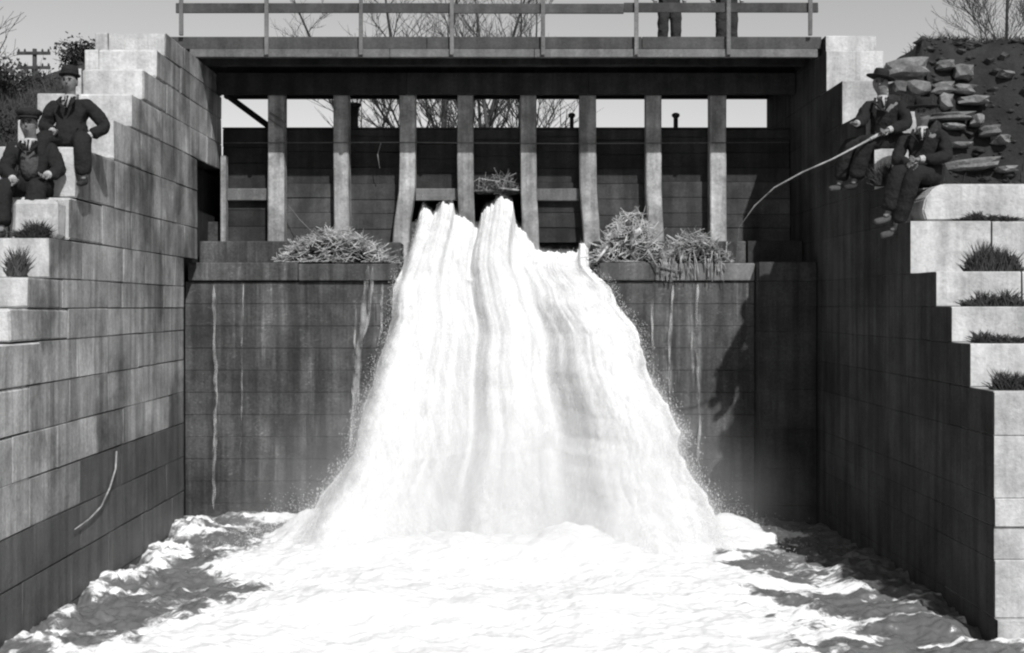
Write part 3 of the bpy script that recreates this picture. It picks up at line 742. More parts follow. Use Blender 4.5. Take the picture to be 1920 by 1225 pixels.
# ------------------------------------------------------------------ grass tufts on the ledges
def tuft(label, c, wdt, h, n, group='weeds growing on the stone ledges', seed=0, bank=0):
    rg = random.Random(seed); b = MB()
    for i in range(n):
        a = rg.uniform(-1, 1); x = c.x + a * wdt / 2; f = (1 - a * a) ** 0.5
        y = c.y + rg.uniform(-0.10, 0.12)
        if bank: y = c.y + rg.uniform(-bank, bank); f = rg.random() ** 1.5
        hh = h * f * rg.uniform(0.35, 1.15) + 0.02
        if not bank: hh *= 0.1 + 1.8 * float(fbm(np.array(x * 7.0), seed * 3.7, 0, 3, 5))
        dx = rg.uniform(-0.08, 0.08); w_ = rg.uniform(0.004, 0.010)
        p0 = Vector((x, y, terrain(x, y) - 0.02 if bank else c.z)); dx *= 1.6; p1 = p0 + Vector((dx * 0.4, rg.uniform(-0.03, 0.03), hh * 0.6)); p2 = p0 + Vector((dx, rg.uniform(-0.06, 0.06), hh))
        b.tube([p0, p1, p2], [w_, w_ * 0.8, 0.001], 3, False)
    me = b.mesh('weed_tuft', c); me.materials.append(MAT['grass_dark'])
    o = bpy.data.objects.new('weed_tuft', me); C.objects.link(o); o.location = c
    tag(o, label, 'weeds', group)
def ledge(x, d, z): return Vector(((x - VX) / FPX * d, d, z))
tuft('rounded weed tuft in front of the pale upright block by the left seated man', ledge(60, 13.3 + 0.35, 0.77), 0.34, 0.17, 420, seed=1)
tuft('dark weed tuft between two pale blocks at the far left edge', ledge(32, 12.85 + 0.2, 0.32), 0.15, 0.28, 260, seed=2)
tuft('dark weeds on the ledge between the two men on the right wall', ledge(1668, 16.25, 1.60), 0.42, 0.24, 520, seed=3)
tuft('thin line of weeds under the long slab', ledge(1850, 15.3, 1.065), 0.7, 0.08, 500, seed=4)
tuft('broad dark weed mound on the largest pale block at right', ledge(1862, 14.6, 0.415), 0.62, 0.27, 900, seed=5)
tuft('wide low weeds on the second ledge below the broad mound', ledge(1865, 13.95, 0.005), 0.7, 0.13, 500, seed=6)
tuft('weed strip at the foot of the doubled block near the right edge', ledge(1872, 13.4, -0.395), 0.55, 0.13, 400, seed=7)
tuft('triangular weed tuft lowest on the right wall ledges', ledge(1900, 12.8, -0.865), 0.42, 0.18, 420, seed=8)

for i, (x, d, lab) in enumerate(((6.2, 17.5, 'shaggy grass at the left end of the dark bank top'), (7.0, 17.55, 'shaggy grass along the middle of the dark bank top'), (7.9, 17.5, 'shaggy grass at the right end of the dark bank top'))):
    tuft(lab, Vector((x, d + 0.25, terrain(x, d + 0.25))), 1.3, 0.16, 900, 'grass along the top of the right bank', 30 + i, 0.35)
for i, (x, d, lab) in enumerate(((6.6, 16.0, 'dry grass low on the dark bank right of the wide hat'), (7.2, 15.8, 'dry grass low on the dark bank at the right edge of the photo'))):
    tuft(lab, Vector((x, d, terrain(x, d))), 1.1, 0.22, 600, 'grass low on the right bank', 40 + i, 0.6)
for i, (x, d, lab) in enumerate(((-6.9, 15.6, 'rough grass on the bank behind the flat capped man'), (-6.7, 16.9, 'rough grass on the bank left of the soft hatted man'), (-7.6, 17.6, 'rough grass by the left edge of the photo below the utility pole'))):
    tuft(lab, Vector((x, d, terrain(x, d))), 1.5, 0.35, 1100, 'rough grass on the left bank', 50 + i, 0.7)

# pale upright end block by the left men
b = MB().bbox(-5.02 - 0.52, -4.985 - 0.05, 13.72, 14.05, 0.762, 1.20, 0.05, 0.006)
me = b.mesh('stone_block', (-5.3, 13.9, 0.765)); me.materials.append(MAT['stone_clean']); o = bpy.data.objects.new('stone_block', me); C.objects.link(o); o.location = (-5.3, 13.9, 0.765)
tag(o, 'pale upright stone block with rounded corner below the men on the left', 'stone block')

# ------------------------------------------------------------------ rubble on the right bank
rg = random.Random(11)
RB = [(1700, 128, 74, 36, 'largest flat pale rubble stone, behind the hat of the upper right man'),
      (1772, 124, 34, 20, 'small rubble stone in the top row, just right of the largest flat one'),
      (1806, 136, 34, 28, 'roundish rubble stone at the right end of the top row on the dark bank'),
      (1683, 166, 26, 24, 'wedge of rubble stone just beside the neck of the upper right man'),
      (1720, 164, 44, 26, 'left of two rubble stones side by side above the wide dark hat'),
      (1765, 166, 40, 22, 'right of two rubble stones side by side above the wide dark hat'),
      (1806, 168, 40, 18, 'bright rubble stone in the second row, directly above a long thin one'),
      (1824, 189, 52, 16, 'long thin rubble stone tucked under the bright one in the second row'),
      (1772, 192, 24, 30, 'upright rubble stone touching the right brim of the wide dark hat'),
      (1780, 219, 80, 14, 'long flat rubble slab behind the shoulder of the lower right man'),
      (1832, 226, 24, 22, 'squarish rubble stone at the right end of the long flat slab'),
      (1855, 246, 38, 20, 'rubble stone lying down and right of the squarish one'),
      (1788, 238, 40, 12, 'thin grey rubble sliver right under the long flat slab'),
      (1876, 262, 24, 18, 'small rubble stone lowest in the slanting trail on the right'),
      (1820, 309, 100, 20, 'long pale rubble stone just above the big worn slab'),
      (1884, 140, 26, 14, 'dim rubble stone alone high at the right edge of the bank'),
      (1800, 272, 40, 12, 'half buried rubble stone midway between the flat slab and the long pale stone'),
      (1886, 318, 36, 12, 'small dim rubble stone right of the long pale one near the slab')]
for i, (x, y, w_, h_, lab) in enumerate(RB):
    d = 16.0
    while d < 17.4:
        z = (VY - y) / FPX * d
        if 1.75 + (3.76 - 1.75) * min(max((d - 16.6) / 0.8, 0), 1) >= z and (d >= 16.6 or z < 1.75): break
        d += 0.01
    d -= 0.06; c = P(x, y, d)
    hw, hh = w_ / 2 / FPX * d, h_ / 2 / FPX * d
    bm = bmesh.new(); bmesh.ops.create_icosphere(bm, subdivisions=2, radius=1)
    sd_ = rg.random() * 100
    for v in bm.verts:
        q = v.co.copy(); m = max(abs(q.x), abs(q.z), abs(q.y))
        q = q.lerp(q / m, 0.97)
        k = 1 + 0.55 * (float(fbm(np.array(q.x * 1.6 + sd_), q.y * 1.6, q.z * 1.6, 3, 3)) - 0.5)
        v.co = Vector((q.x * hw * k + rg.uniform(-0.09, 0.09) * hw, q.y * 0.13 * k + rg.uniform(-0.012, 0.012), q.z * hh * k + rg.uniform(-0.13, 0.13) * hh))
    me = bpy.data.meshes.new('rubble_stone'); bm.to_mesh(me); bm.free(); me.materials.append(MAT['rubble'])
    o = bpy.data.objects.new('rubble_stone', me); C.objects.link(o); o.location = c; o.rotation_euler = (0, rg.uniform(-0.12, 0.12), rg.uniform(-0.3, 0.3))
    tag(o, lab, 'stone', 'rubble stones in the right bank')

b = MB(); rg = random.Random(23)
for i in range(1500):
    x = rg.uniform(5.9, 9.0); y = rg.uniform(15.0, 17.6)
    if rg.random() < 0.25: x = rg.uniform(-8.8, -6.2); y = rg.uniform(13.5, 18.5)
    z = terrain(x, y); r = 0.02 + 0.075 * rg.random() ** 2.5
    vs = []
    for q in ((1, 0, 0), (0, 1, 0), (-1, 0, 0), (0, -1, 0), (0, 0, 1), (0, 0, -1), (.6, .6, .6), (-.6, .6, .5), (-.6, -.6, .6), (.6, -.6, .5)):
        vs.append((x + q[0] * r * rg.uniform(0.8, 1.5), y + q[1] * r * rg.uniform(0.7, 1.1), z + q[2] * r * rg.uniform(0.5, 1.0)))
    b.add(vs, [(0, 6, 4, 9), (1, 7, 4, 6), (2, 8, 4, 7), (3, 9, 4, 8), (0, 1, 6), (1, 2, 7), (2, 3, 8), (3, 0, 9), (1, 0, 5), (2, 1, 5), (3, 2, 5), (0, 3, 5)])
tag(mk('clods_and_pebbles', b, MAT['clod']), 'dark clods and small broken stones scattered over the banks', 'pebbles', kind='stuff')

# ------------------------------------------------------------------ people
def skin_obj(name, nodes, edges, mat, parent, root=0, sub=2, bsm=0.6):
    """nodes: list of (x, y, z, rx, ry)"""
    me = bpy.data.meshes.new(name); me.from_pydata([n[:3] for n in nodes], edges, [])
    o = bpy.data.objects.new(name, me); C.objects.link(o); o.parent = parent
    m = o.modifiers.new('Skin', 'SKIN'); m.branch_smoothing = bsm; m.use_smooth_shade = True
    for i, n in enumerate(nodes):
        sv = me.skin_vertices[0].data[i]; sv.radius = (n[3], n[4] if len(n) > 4 else n[3]); sv.use_root = (i == root)
    s = o.modifiers.new('Sub', 'SUBSURF'); s.levels = sub; s.render_levels = sub
    me.materials.append(mat)
    return o

FOLD = bpy.data.textures.new('cloth_folds', 'CLOUDS'); FOLD.noise_scale = 0.11; FOLD.noise_depth = 2
def folds(o, k):
    m = o.modifiers.new('Folds', 'DISPLACE'); m.texture = FOLD; m.texture_coords = 'GLOBAL'; m.strength = k; m.mid_level = 0.45
    o.modifiers['Sub'].levels = o.modifiers['Sub'].render_levels = 3

def chain(nodes, edges, start, pts):
    p = start
    for q in pts:
        nodes.append(q); edges.append((p, len(nodes) - 1)) if p is not None else None
        p = len(nodes) - 1
    return p

def person(label, loc, rz, pose, hat, scale=1.0, *, jacket='wool_black', trousers='wool_charcoal', vest=None, group=None, shirt=True, headtilt=0.0, headturn=0.0):
    o = thing('person', loc, label, 'person', group, rz); o.scale = (scale,) * 3
    V3 = Vector
    pel, wai, che, nkb = [V3(p) for p in pose['spine']]
    nk = nkb + V3((0, -0.015, 0.07)); upv = (nkb - che).normalized()
    hc = nk + V3((0.0, -0.03, 0.10)) + V3((headtilt, 0, 0))
    chin = hc + V3((0, -0.035, -0.065)); crown = hc + V3((0, 0.02, 0.075))
    nodes = [(*pel, 0.14, 0.11), (*wai, 0.125, 0.10), (*che, 0.15, 0.105), (*nkb, 0.065, 0.06), (*nk, 0.060, 0.060), (*(hc + V3((0, -0.012, -0.045))), 0.078, 0.084), (*(hc + V3((0, 0.005, 0.02))), 0.096, 0.108), (*crown, 0.07, 0.08)]
    edges = [(i, i + 1) for i in range(7)]
    for s in ('L', 'R'):
        sh, el, wr = [V3(p) for p in pose['arm' + s]]
        chain(nodes, edges, 2, [(*sh, 0.055, 0.055), (*sh.lerp(el, 0.5), 0.045, 0.045), (*el, 0.038, 0.038), (*el.lerp(wr, 0.5), 0.036, 0.036), (*wr, 0.026, 0.026)])
        hp, kn, an, to = [V3(p) for p in pose['leg' + s]]
        chain(nodes, edges, 0, [(*hp, 0.085, 0.085), (*hp.lerp(kn, 0.5), 0.072, 0.072), (*kn, 0.055, 0.055), (*kn.lerp(an, 0.4), 0.052, 0.052), (*an, 0.034, 0.034), (*an.lerp(to, 0.35), 0.024, 0.02)])
    skin_obj('body', nodes, edges, MAT['skin'], o)
    # jacket
    nodes = [(*(pel + V3((0, 0, -0.02))), 0.19, 0.15), (*wai, 0.175, 0.14), (*che, 0.215, 0.15), (*(nkb + V3((0, 0.015, -0.035))), 0.095, 0.08)]
    edges = [(0, 1), (1, 2), (2, 3)]
    for s in ('L', 'R'):
        sh, el, wr = [V3(p) for p in pose['arm' + s]]
        chain(nodes, edges, 2, [(*sh, 0.10, 0.10), (*sh.lerp(el, 0.5), 0.085, 0.085), (*el, 0.078, 0.078), (*el.lerp(wr, 0.5), 0.07, 0.07), (*el.lerp(wr, 0.88), 0.056, 0.056)])
    hp0, kn0 = V3(pose['legL'][0]), V3(pose['legL'][1]); hp1, kn1 = V3(pose['legR'][0]), V3(pose['legR'][1])
    chain(nodes, edges, 0, [(*(hp0.lerp(kn0, 0.30) + V3((-0.02, 0, 0.0))), 0.125, 0.115)])
    chain(nodes, edges, 0, [(*(hp1.lerp(kn1, 0.30) + V3((0.02, 0, 0.0))), 0.125, 0.115)])
    jk = skin_obj('jacket', nodes, edges, MAT[jacket], o); folds(jk, 0.045)
    # trousers
    nodes = [(*pel, 0.165, 0.13)]; edges = []
    for s in ('L', 'R'):
        hp, kn, an, to = [V3(p) for p in pose['leg' + s]]
        chain(nodes, edges, 0, [(*hp, 0.12, 0.12), (*hp.lerp(kn, 0.5), 0.115, 0.115), (*kn, 0.10, 0.10), (*kn.lerp(an, 0.45), 0.098, 0.098), (*kn.lerp(an, 0.95), 0.092, 0.092)])
    folds(skin_obj('trousers', nodes, edges, MAT[trousers], o), 0.035)
    # shoes
    for s in ('L', 'R'):
        hp, kn, an, to = [V3(p) for p in pose['leg' + s]]
        dr = (to - an); dr.z = min(dr.z, -0.02)
        heel = an + V3((0, 0.03, -0.05)); tip = an + dr.normalized() * 0.19 + V3((0, 0, -0.02))
        skin_obj('shoe', [(*(an + V3((0, 0.01, 0.02))), 0.05, 0.05), (*heel, 0.045, 0.04), (*heel.lerp(tip, 0.5), 0.046, 0.036), (*tip, 0.042, 0.028)], [(0, 1), (1, 2), (2, 3)], MAT[pose.get('shoe' + s, 'leather')], o, sub=1)
    # hands with five fingers
    for s, sg in (('L', -1), ('R', 1)):
        sh, el, wr = [V3(p) for p in pose['arm' + s]]
        d = (wr - el).normalized(); side = d.cross(V3((0, -1, 0.15)))
        if side.length < 0.2: side = V3((1, 0, 0))
        side.normalize(); nrm = side.cross(d).normalized()
        nodes = [(*(wr - d * 0.02), 0.027, 0.022), (*(wr + d * 0.05), 0.036, 0.02), (*(wr + d * 0.08), 0.034, 0.018)]; edges = [(0, 1), (1, 2)]
        for i, (off, ln) in enumerate(((-0.030, 0.068), (-0.010, 0.08), (0.010, 0.075), (0.029, 0.058))):
            b0 = wr + d * 0.075 + side * off
            chain(nodes, edges, 2, [(*b0, 0.011), (*(b0 + d * ln * 0.5 + nrm * 0.008), 0.010), (*(b0 + d * ln * 0.85 + nrm * 0.03), 0.009)])
        b0 = wr + d * 0.03 - side * 0.03 * sg
        chain(nodes, edges, 1, [(*b0, 0.012), (*(b0 - side * 0.022 * sg + d * 0.035), 0.011), (*(b0 - side * 0.022 * sg + d * 0.062 + nrm * 0.012), 0.009)])
        hd = skin_obj('hand', nodes, edges, MAT['skin'], o, sub=1)
        b = MB(); c0 = el.lerp(wr, 0.86); c1 = wr + d * 0.008; b.tube([c0, c1], [0.042, 0.036], 10)
        me = b.mesh('shirt_cuff'); me.materials.append(MAT['linen_white']); q = bpy.data.objects.new('shirt_cuff', me); C.objects.link(q); q.parent = hd
    # face
    def sm(name, b, mat, par=o):
        me = b.mesh(name, (0, 0, 0), True); me.materials.append(MAT[mat]); q = bpy.data.objects.new(name, me); C.objects.link(q); q.parent = par; return q
    Rz = Matrix.Rotation(headturn, 3, 'Z')
    def H(x, y, z): return hc + Rz @ V3((x, y, z))
    sm('nose', MB().tube([H(0, -0.085, 0.022), H(0, -0.108, -0.018), H(0, -0.088, -0.028)], [0.007, 0.014, 0.012], 7), 'skin')
    for sg in (-1, 1):
        sm('eye', MB().tube([H(sg * 0.040, -0.080, 0.012), H(sg * 0.022, -0.090, 0.012)], [0.007, 0.009], 6), 'eye')
        sm('eyebrow', MB().tube([H(sg * 0.050, -0.076, 0.030), H(sg * 0.018, -0.093, 0.032)], [0.004, 0.006], 5), 'hair')
        sm('ear', MB().lathe([(0.006, -0.008), (0.020, -0.004), (0.022, 0.004), (0.010, 0.008)], 8, H(sg * 0.080, 0.01, -0.005), Matrix.Rotation(R(90), 3, 'Y'), 1.4, 0.8), 'skin')
    sm('mouth', MB().tube([H(-0.022, -0.083, -0.052), H(0, -0.090, -0.053), H(0.022, -0.083, -0.052)], [0.003, 0.006, 0.003], 5), 'lips')
    # hair
    sm('hair', MB().lathe([(0.088, -0.03), (0.092, 0.01), (0.090, 0.05), (0.07, 0.085), (0.03, 0.10)], 14, H(0, 0.022, 0.0), None, 0.93, 1.0), 'hair')
    # shirt, collar, tie
    c = nkb + V3((0, -0.055, 0.0))
    if shirt:
        b = MB(); ft = che + V3((0, -0.165, 0.05)); w0 = 0.028
        b.add([c + V3((-w0, -0.02, 0.02)), c + V3((w0, -0.02, 0.02)), ft + V3((0.012, 0, -0.03)), ft + V3((-0.012, 0, -0.03)),
               c + V3((-w0, 0.03, 0.02)), c + V3((w0, 0.03, 0.02)), ft + V3((0.012, 0.03, -0.03)), ft + V3((-0.012, 0.03, -0.03))],
              [(3, 2, 1, 0), (4, 5, 6, 7), (0, 1, 5, 4), (2, 3, 7, 6), (1, 2, 6, 5), (3, 0, 4, 7)])
        sm('shirt_front', b, 'linen_white')
        sm('collar', MB().lathe([(0.066, -0.02), (0.068, 0.0), (0.062, 0.018), (0.05, 0.016)], 14, nkb + V3((0, -0.012, 0.012))), 'linen_white')
        for sg in (-1, 1):
            a = c + V3((sg * 0.075, -0.03, 0.0)); e = ft + V3((sg * 0.02, -0.015, -0.06)); mm = a.lerp(e, 0.45) + V3((sg * 0.035, -0.035, 0))
            sm('lapel', MB().tube([a, mm, e], [0.014, 0.030, 0.008], 6, True, 0.5), jacket)
        sm('necktie', MB().tube([c + V3((0, -0.035, 0.008)), c + V3((0, -0.05, -0.03)), ft + V3((0, -0.014, -0.02))], [0.012, 0.008, 0.016], 6), 'wool_black')
    if vest:
        b = MB(); b.lathe([(0.10, -0.16), (0.125, -0.05), (0.135, 0.06), (0.10, 0.13)], 14, wai.lerp(che, 0.4) + V3((0, -0.06, 0)), None, 0.85, 0.9); sm('waistcoat', b, vest)
    # hat
    top = H(0, 0.012, 0.072)
    Ht = Matrix.Rotation(hat.get('tx', 0), 3, 'X') @ Matrix.Rotation(hat.get('ty', 0), 3, 'Y')
    if hat['kind'] == 'cap':
        h = sm('cap', MB().lathe([(0.095, -0.012), (0.105, 0.015), (0.128, 0.040), (0.125, 0.065), (0.08, 0.088), (0.02, 0.10)], 18, top, Ht, 1.0, 1.05), 'felt_dark')
        b = MB(); n = 9; v = []
        for zz in (0.0, 0.012):
            for k in range(n):
                a = math.pi * (1.15 + 0.7 * k / (n - 1)); v.append(top + Ht @ V3((0.092 * math.cos(a), 0.092 * math.sin(a), zz)))
            for k in range(n):
                a = math.pi * (1.15 + 0.7 * k / (n - 1)); v.append(top + Ht @ V3((0.115 * math.cos(a), 0.15 * math.sin(a) - 0.01, zz - 0.02)))
        f = []
        for k in range(n - 1):
            f += [(k, k + 1, n + k + 1, n + k), (2 * n + k, 3 * n + k, 3 * n + k + 1, 2 * n + k + 1), (n + k, n + k + 1, 3 * n + k + 1, 3 * n + k)]
        b.add(v, f); sm('cap_peak', b, 'felt_dark', h)
    else:
        br = hat.get('brim', 0.15)
        h = sm('hat', MB().lathe([(0.09, -0.006), (br * 0.8, -0.008), (br, 0.004), (br, 0.012), (br * 0.8, 0.004), (0.09, 0.008)], 22, top, Ht, 1.0, 1.12), 'felt_dark')
        sm('hat_crown', MB().lathe([(0.094, 0.0), (0.100, 0.03), (0.096, 0.08), (0.085, 0.105), (0.05, 0.108), (0.02, 0.095)], 18, top, Ht, 0.95, 1.12), 'felt_dark', h)
        sm('hat_band', MB().lathe([(0.101, 0.006), (0.104, 0.010), (0.103, 0.03), (0.099, 0.032)], 18, top, Ht, 0.95, 1.12), 'wool_black', h)
    return o

SP = [(0, 0.02, 0.10), (0, 0.01, 0.27), (0, -0.01, 0.43), (0, -0.02, 0.575)]
# left, nearer man: leaning forward, forearms to his knees
person('man in a flat cap and open jacket seated lowest on the left wall, leaning forward', (-5.50, 14.28, 1.27), R(6),
       {'spine': [(0, 0.06, 0.10), (0, -0.01, 0.26), (0, -0.07, 0.42), (0, -0.12, 0.55)],
        'armL': [(-0.19, -0.06, 0.50), (-0.26, -0.12, 0.25), (-0.10, -0.36, 0.14)], 'armR': [(0.19, -0.06, 0.50), (0.27, -0.10, 0.25), (0.20, -0.30, 0.20)],
        'legL': [(-0.09, 0.0, 0.09), (-0.20, -0.36, 0.09), (-0.20, -0.42, -0.36), (-0.20, -0.55, -0.40)], 'legR': [(0.09, 0.0, 0.09), (0.12, -0.36, 0.09), (0.10, -0.42, -0.36), (0.10, -0.55, -0.40)]},
       {'kind': 'cap'}, 1.14, jacket='wool_black', trousers='wool_black', vest='wool_grey', headtilt=-0.01)
# left, upper man: hand on hip, one leg over the wall's edge
person('man in a soft hat seated behind and above the flat capped man, hand on hip', (-5.20, 14.66, 1.88), R(-2),
       {'spine': SP,
        'armL': [(-0.20, 0.0, 0.50), (-0.30, -0.03, 0.24), (-0.10, -0.26, 0.16)], 'armR': [(0.20, 0.0, 0.50), (0.40, 0.0, 0.24), (0.24, -0.13, 0.13)],
        'legL': [(-0.10, 0.0, 0.09), (-0.16, -0.42, 0.07), (-0.17, -0.46, -0.40), (-0.18, -0.60, -0.44)], 'legR': [(0.10, 0.0, 0.09), (0.26, -0.36, 0.06), (0.27, -0.34, -0.36), (0.28, -0.48, -0.41)]},
       {'kind': 'hat', 'brim': 0.115, 'tx': -0.08}, 1.06, jacket='wool_black', trousers='wool_black', headturn=0.05)
# right, upper man with fishing rod
person('man in a tilted brimmed hat seated highest on the right wall, holding a fishing rod', (5.27, 16.98, 2.16), R(-24),
       {'spine': [(0, 0.02, 0.10), (0.0, 0.0, 0.28), (-0.02, -0.03, 0.46), (-0.05, -0.05, 0.62)],
        'armL': [(-0.22, -0.05, 0.54), (-0.28, -0.22, 0.33), (-0.30, -0.45, 0.28)], 'armR': [(0.16, -0.03, 0.54), (0.24, -0.10, 0.28), (0.05, -0.33, 0.20)],
        'legL': [(-0.11, 0.0, 0.09), (-0.42, -0.26, 0.06), (-0.52, -0.24, -0.40), (-0.60, -0.36, -0.44)], 'legR': [(0.09, 0.0, 0.09), (-0.20, -0.36, 0.06), (-0.34, -0.34, -0.40), (-0.40, -0.46, -0.44)], 'shoeL': 'leather_dusty'},
       {'kind': 'hat', 'brim': 0.17, 'ty': 0.22, 'tx': -0.05}, 1.15, jacket='wool_black', trousers='wool_black', headtilt=-0.02)
# right, lower man in the wide hat
person('man in a wide dark hat seated lower on the right wall, hands over his knee', (5.46, 16.02, 1.60), R(-30),
       {'spine': [(0, 0.02, 0.10), (0.0, 0.0, 0.28), (0.0, -0.03, 0.45), (-0.02, -0.05, 0.60)],
        'armL': [(-0.21, -0.03, 0.52), (-0.27, -0.16, 0.26), (-0.06, -0.40, 0.16)], 'armR': [(0.20, -0.03, 0.52), (0.26, -0.14, 0.26), (0.02, -0.36, 0.24)],
        'legL': [(-0.11, 0.0, 0.09), (-0.20, -0.44, 0.10), (-0.30, -0.46, -0.36), (-0.40, -0.58, -0.42)], 'legR': [(0.09, 0.0, 0.09), (-0.02, -0.46, 0.08), (-0.22, -0.40, -0.50), (-0.40, -0.46, -0.58)], 'shoeL': 'leather_dusty', 'shoeR': 'leather_dusty'},
       {'kind': 'hat', 'brim': 0.18, 'tx': 0.05}, 1.17, jacket='wool_black', trousers='wool_black', headtilt=0.02)
# two men on the bridge (only their trousered legs are in the picture)
def standing(xl, xr, label, jk):
    q = 21.2 / FPX
    a, c = (xl - VX) * q, (xr - VX) * q; m = (a + c) / 2
    person(label, (m, 21.2, 4.375), 0,
       {'spine': [(0, 0, 0.93), (0, 0, 1.12), (0, -0.01, 1.30), (0, 0, 1.46)],
        'armL': [(-0.20, 0, 1.40), (-0.27, 0.02, 1.12), (-0.25, -0.06, 0.88)], 'armR': [(0.20, 0, 1.40), (0.27, 0.02, 1.12), (0.25, -0.06, 0.88)],
        'legL': [(-0.085, 0, 0.90), (a - m, -0.01, 0.50), (a - m, 0, 0.09), (a - m - 0.03, -0.16, 0.05)], 'legR': [(0.085, 0, 0.90), (c - m, -0.01, 0.50), (c - m, 0, 0.09), (c - m + 0.03, -0.16, 0.05)]},
       {'kind': 'hat', 'brim': 0.14}, 1.0, jacket=jk, trousers='wool_charcoal', group='men standing on the footbridge')
standing(1243, 1267, 'standing man on the footbridge whose dark trouser legs show between two railing posts', 'wool_black')
standing(1352, 1373, 'standing man on the footbridge with a railing post before his legs', 'wool_charcoal')

# fishing rod
FR = [(1648, 252, 16.62), (1604, 276, 16.5), (1560, 299, 16.5), (1505, 323, 16.6), (1452, 352, 16.8), (1415, 386, 17.0), (1385, 428, 17.1)]
o = thing('fishing_rod', P(*FR[0]), 'long bent fishing rod held out over the water by the upper right man', 'fishing rod')
mk('pole', MB().tube([P(*p) for p in FR], [0.018, 0.014, 0.012, 0.011, 0.010, 0.008, 0.006], 6), MAT['timber_pale'], o, True)
a = P(*FR[-1]); mk('line', MB().tube([a, a + Vector((-0.03, 0.1, -0.7)), a + Vector((-0.02, 0.2, -1.5))], 0.0012, 3), MAT['timber_pale'], o, True)
mk('grip', MB().tube([P(1656, 248, 16.63), P(1632, 261, 16.56)], 0.024, 7), MAT['linen_white'], o, True)

# ------------------------------------------------------------------ trees, shrubs, pole
def tree(label, base, height, rtrunk, seed, forks, spread=0.5, depth=4, group='bare trees beyond the dam', lean=(0, 0)):
    rg = random.Random(seed)
    o = thing('bare_tree', base, label, 'tree', group)
    base = Vector(base); tips = []
    for k in range(forks):
        b = MB(); a = rg.uniform(-1, 1) if forks > 1 else 0
        dx = (k - (forks - 1) / 2) * spread + lean[0] + rg.uniform(-0.05, 0.05)
        pts = []; p = base.copy() + Vector((dx * 0.3, 0, 0)); dirv = Vector((dx * 0.35, lean[1], 1)).normalized(); n = 9
        for i in range(n):
            pts.append(p.copy()); dirv = (dirv + Vector((rg.uniform(-0.07, 0.07), rg.uniform(-0.07, 0.07), 0.02))).normalized(); p += dirv * height / (n - 1)
        rr = [rtrunk * (1 - 0.85 * i / (n - 1)) for i in range(n)]
        b.tube(pts, rr, 7); mk('trunk', b, MAT['bark'], o, True)
        for i in range(2, n): tips.append((pts[i], dirv.copy(), rr[i], height * 0.33 * (1.1 - i / n)))
    b = MB()
    def grow(p, d, r, L, lev):
        n = 4; pts = [p.copy()]; dd = d.copy(); q = p.copy()
        for i in range(n):
            dd = (dd + Vector((rg.uniform(-0.22, 0.22), rg.uniform(-0.22, 0.22), rg.uniform(-0.08, 0.18)))).normalized(); q = q + dd * L / n; pts.append(q.copy())
        b.tube(pts, [max(r * (1 - 0.7 * i / n), 0.006) for i in range(n + 1)], 4 if lev < 2 else 3, False)
        if lev < depth:
            for i in range(1, n + 1):
                for _ in range(1 if lev == 0 else rg.choice((1, 2))):
                    nd = (dd + Vector((rg.uniform(-0.9, 0.9), rg.uniform(-0.9, 0.9), rg.uniform(-0.3, 0.6)))).normalized()
                    grow(pts[i], nd, r * 0.5, L * 0.58, lev + 1)
    for p, d, r, L in tips:
        for _ in range(2):
            nd = (d + Vector((rg.uniform(-1.3, 1.3), rg.uniform(-0.9, 0.9), rg.uniform(-0.2, 0.5)))).normalized()
            grow(p, nd, max(r * 0.45, 0.012), L, 1)
    mk('crown', b, MAT['bark'], o, kind='stuff')
def base_at(x, y, d, z=3.1):
    return ((x - VX) / FPX * d, d, z)
tree('many stemmed bare tree seen in the fourth opening, fanning left above the railing', base_at(822, 240, 62), 14, 0.24, 3, 4, 0.9, 3, lean=(-0.35, 0))
tree('slim bare tree behind the middle opening, forking above the deck', base_at(902, 240, 64), 13, 0.16, 8, 2, 0.5, 3)
tree('straight young tree standing at the centre of the middle opening', base_at(936, 240, 60), 14, 0.17, 15, 1, 0.2, 2)
tree('bare tree leaning right at the edge of the middle opening', base_at(962, 240, 63), 13, 0.17, 21, 2, 0.4, 3, lean=(0.3, 0))
tree('thin single stemmed tree seen alone in the sixth opening', base_at(1046, 240, 66), 7.5, 0.13, 25, 1, 0.1, 1)
tree('low spreading bare tree beyond the dam behind the third opening', base_at(700, 240, 70), 8.5, 0.13, 33, 2, 1.2, 3)
tree('bare tree rising at the far right above the dark bank', (16.6, 41, 3.6), 10, 0.10, 41, 1, 0.3, 4, group='bare trees on the banks')
tree('large bare tree at the top left corner reaching in over the bank', (-15.2, 33, 3.2), 9, 0.2, 47, 2, 0.8, 4, group='bare trees on the banks', lean=(0.25, 0))

# utility pole
q = P(65, 92, 70); o = thing('utility_pole', (q.x, 70, 3.6), 'utility pole with two crossarms in the distance behind the left men', 'utility pole')
mk('pole', MB().tube([(q.x, 70, 3.6), (q.x, 70, q.z)], [0.16, 0.12], 8), MAT['bark'], o, True)
for yy in (101, 128):
    z = P(65, yy, 70).z
    a = mk('crossarm', MB().bbox(q.x - 0.95, q.x + 0.95, 69.8, 69.9, z - 0.09, z + 0.09, 0.01), MAT['bark'], o)
    for k in (-0.85, -0.5, 0.5, 0.85):
        mk('insulator', MB().lathe([(0.05, z + 0.09), (0.07, z + 0.16), (0.03, z + 0.25)], 8, (q.x + k, 69.85, 0)), MAT['iron'], a, True)

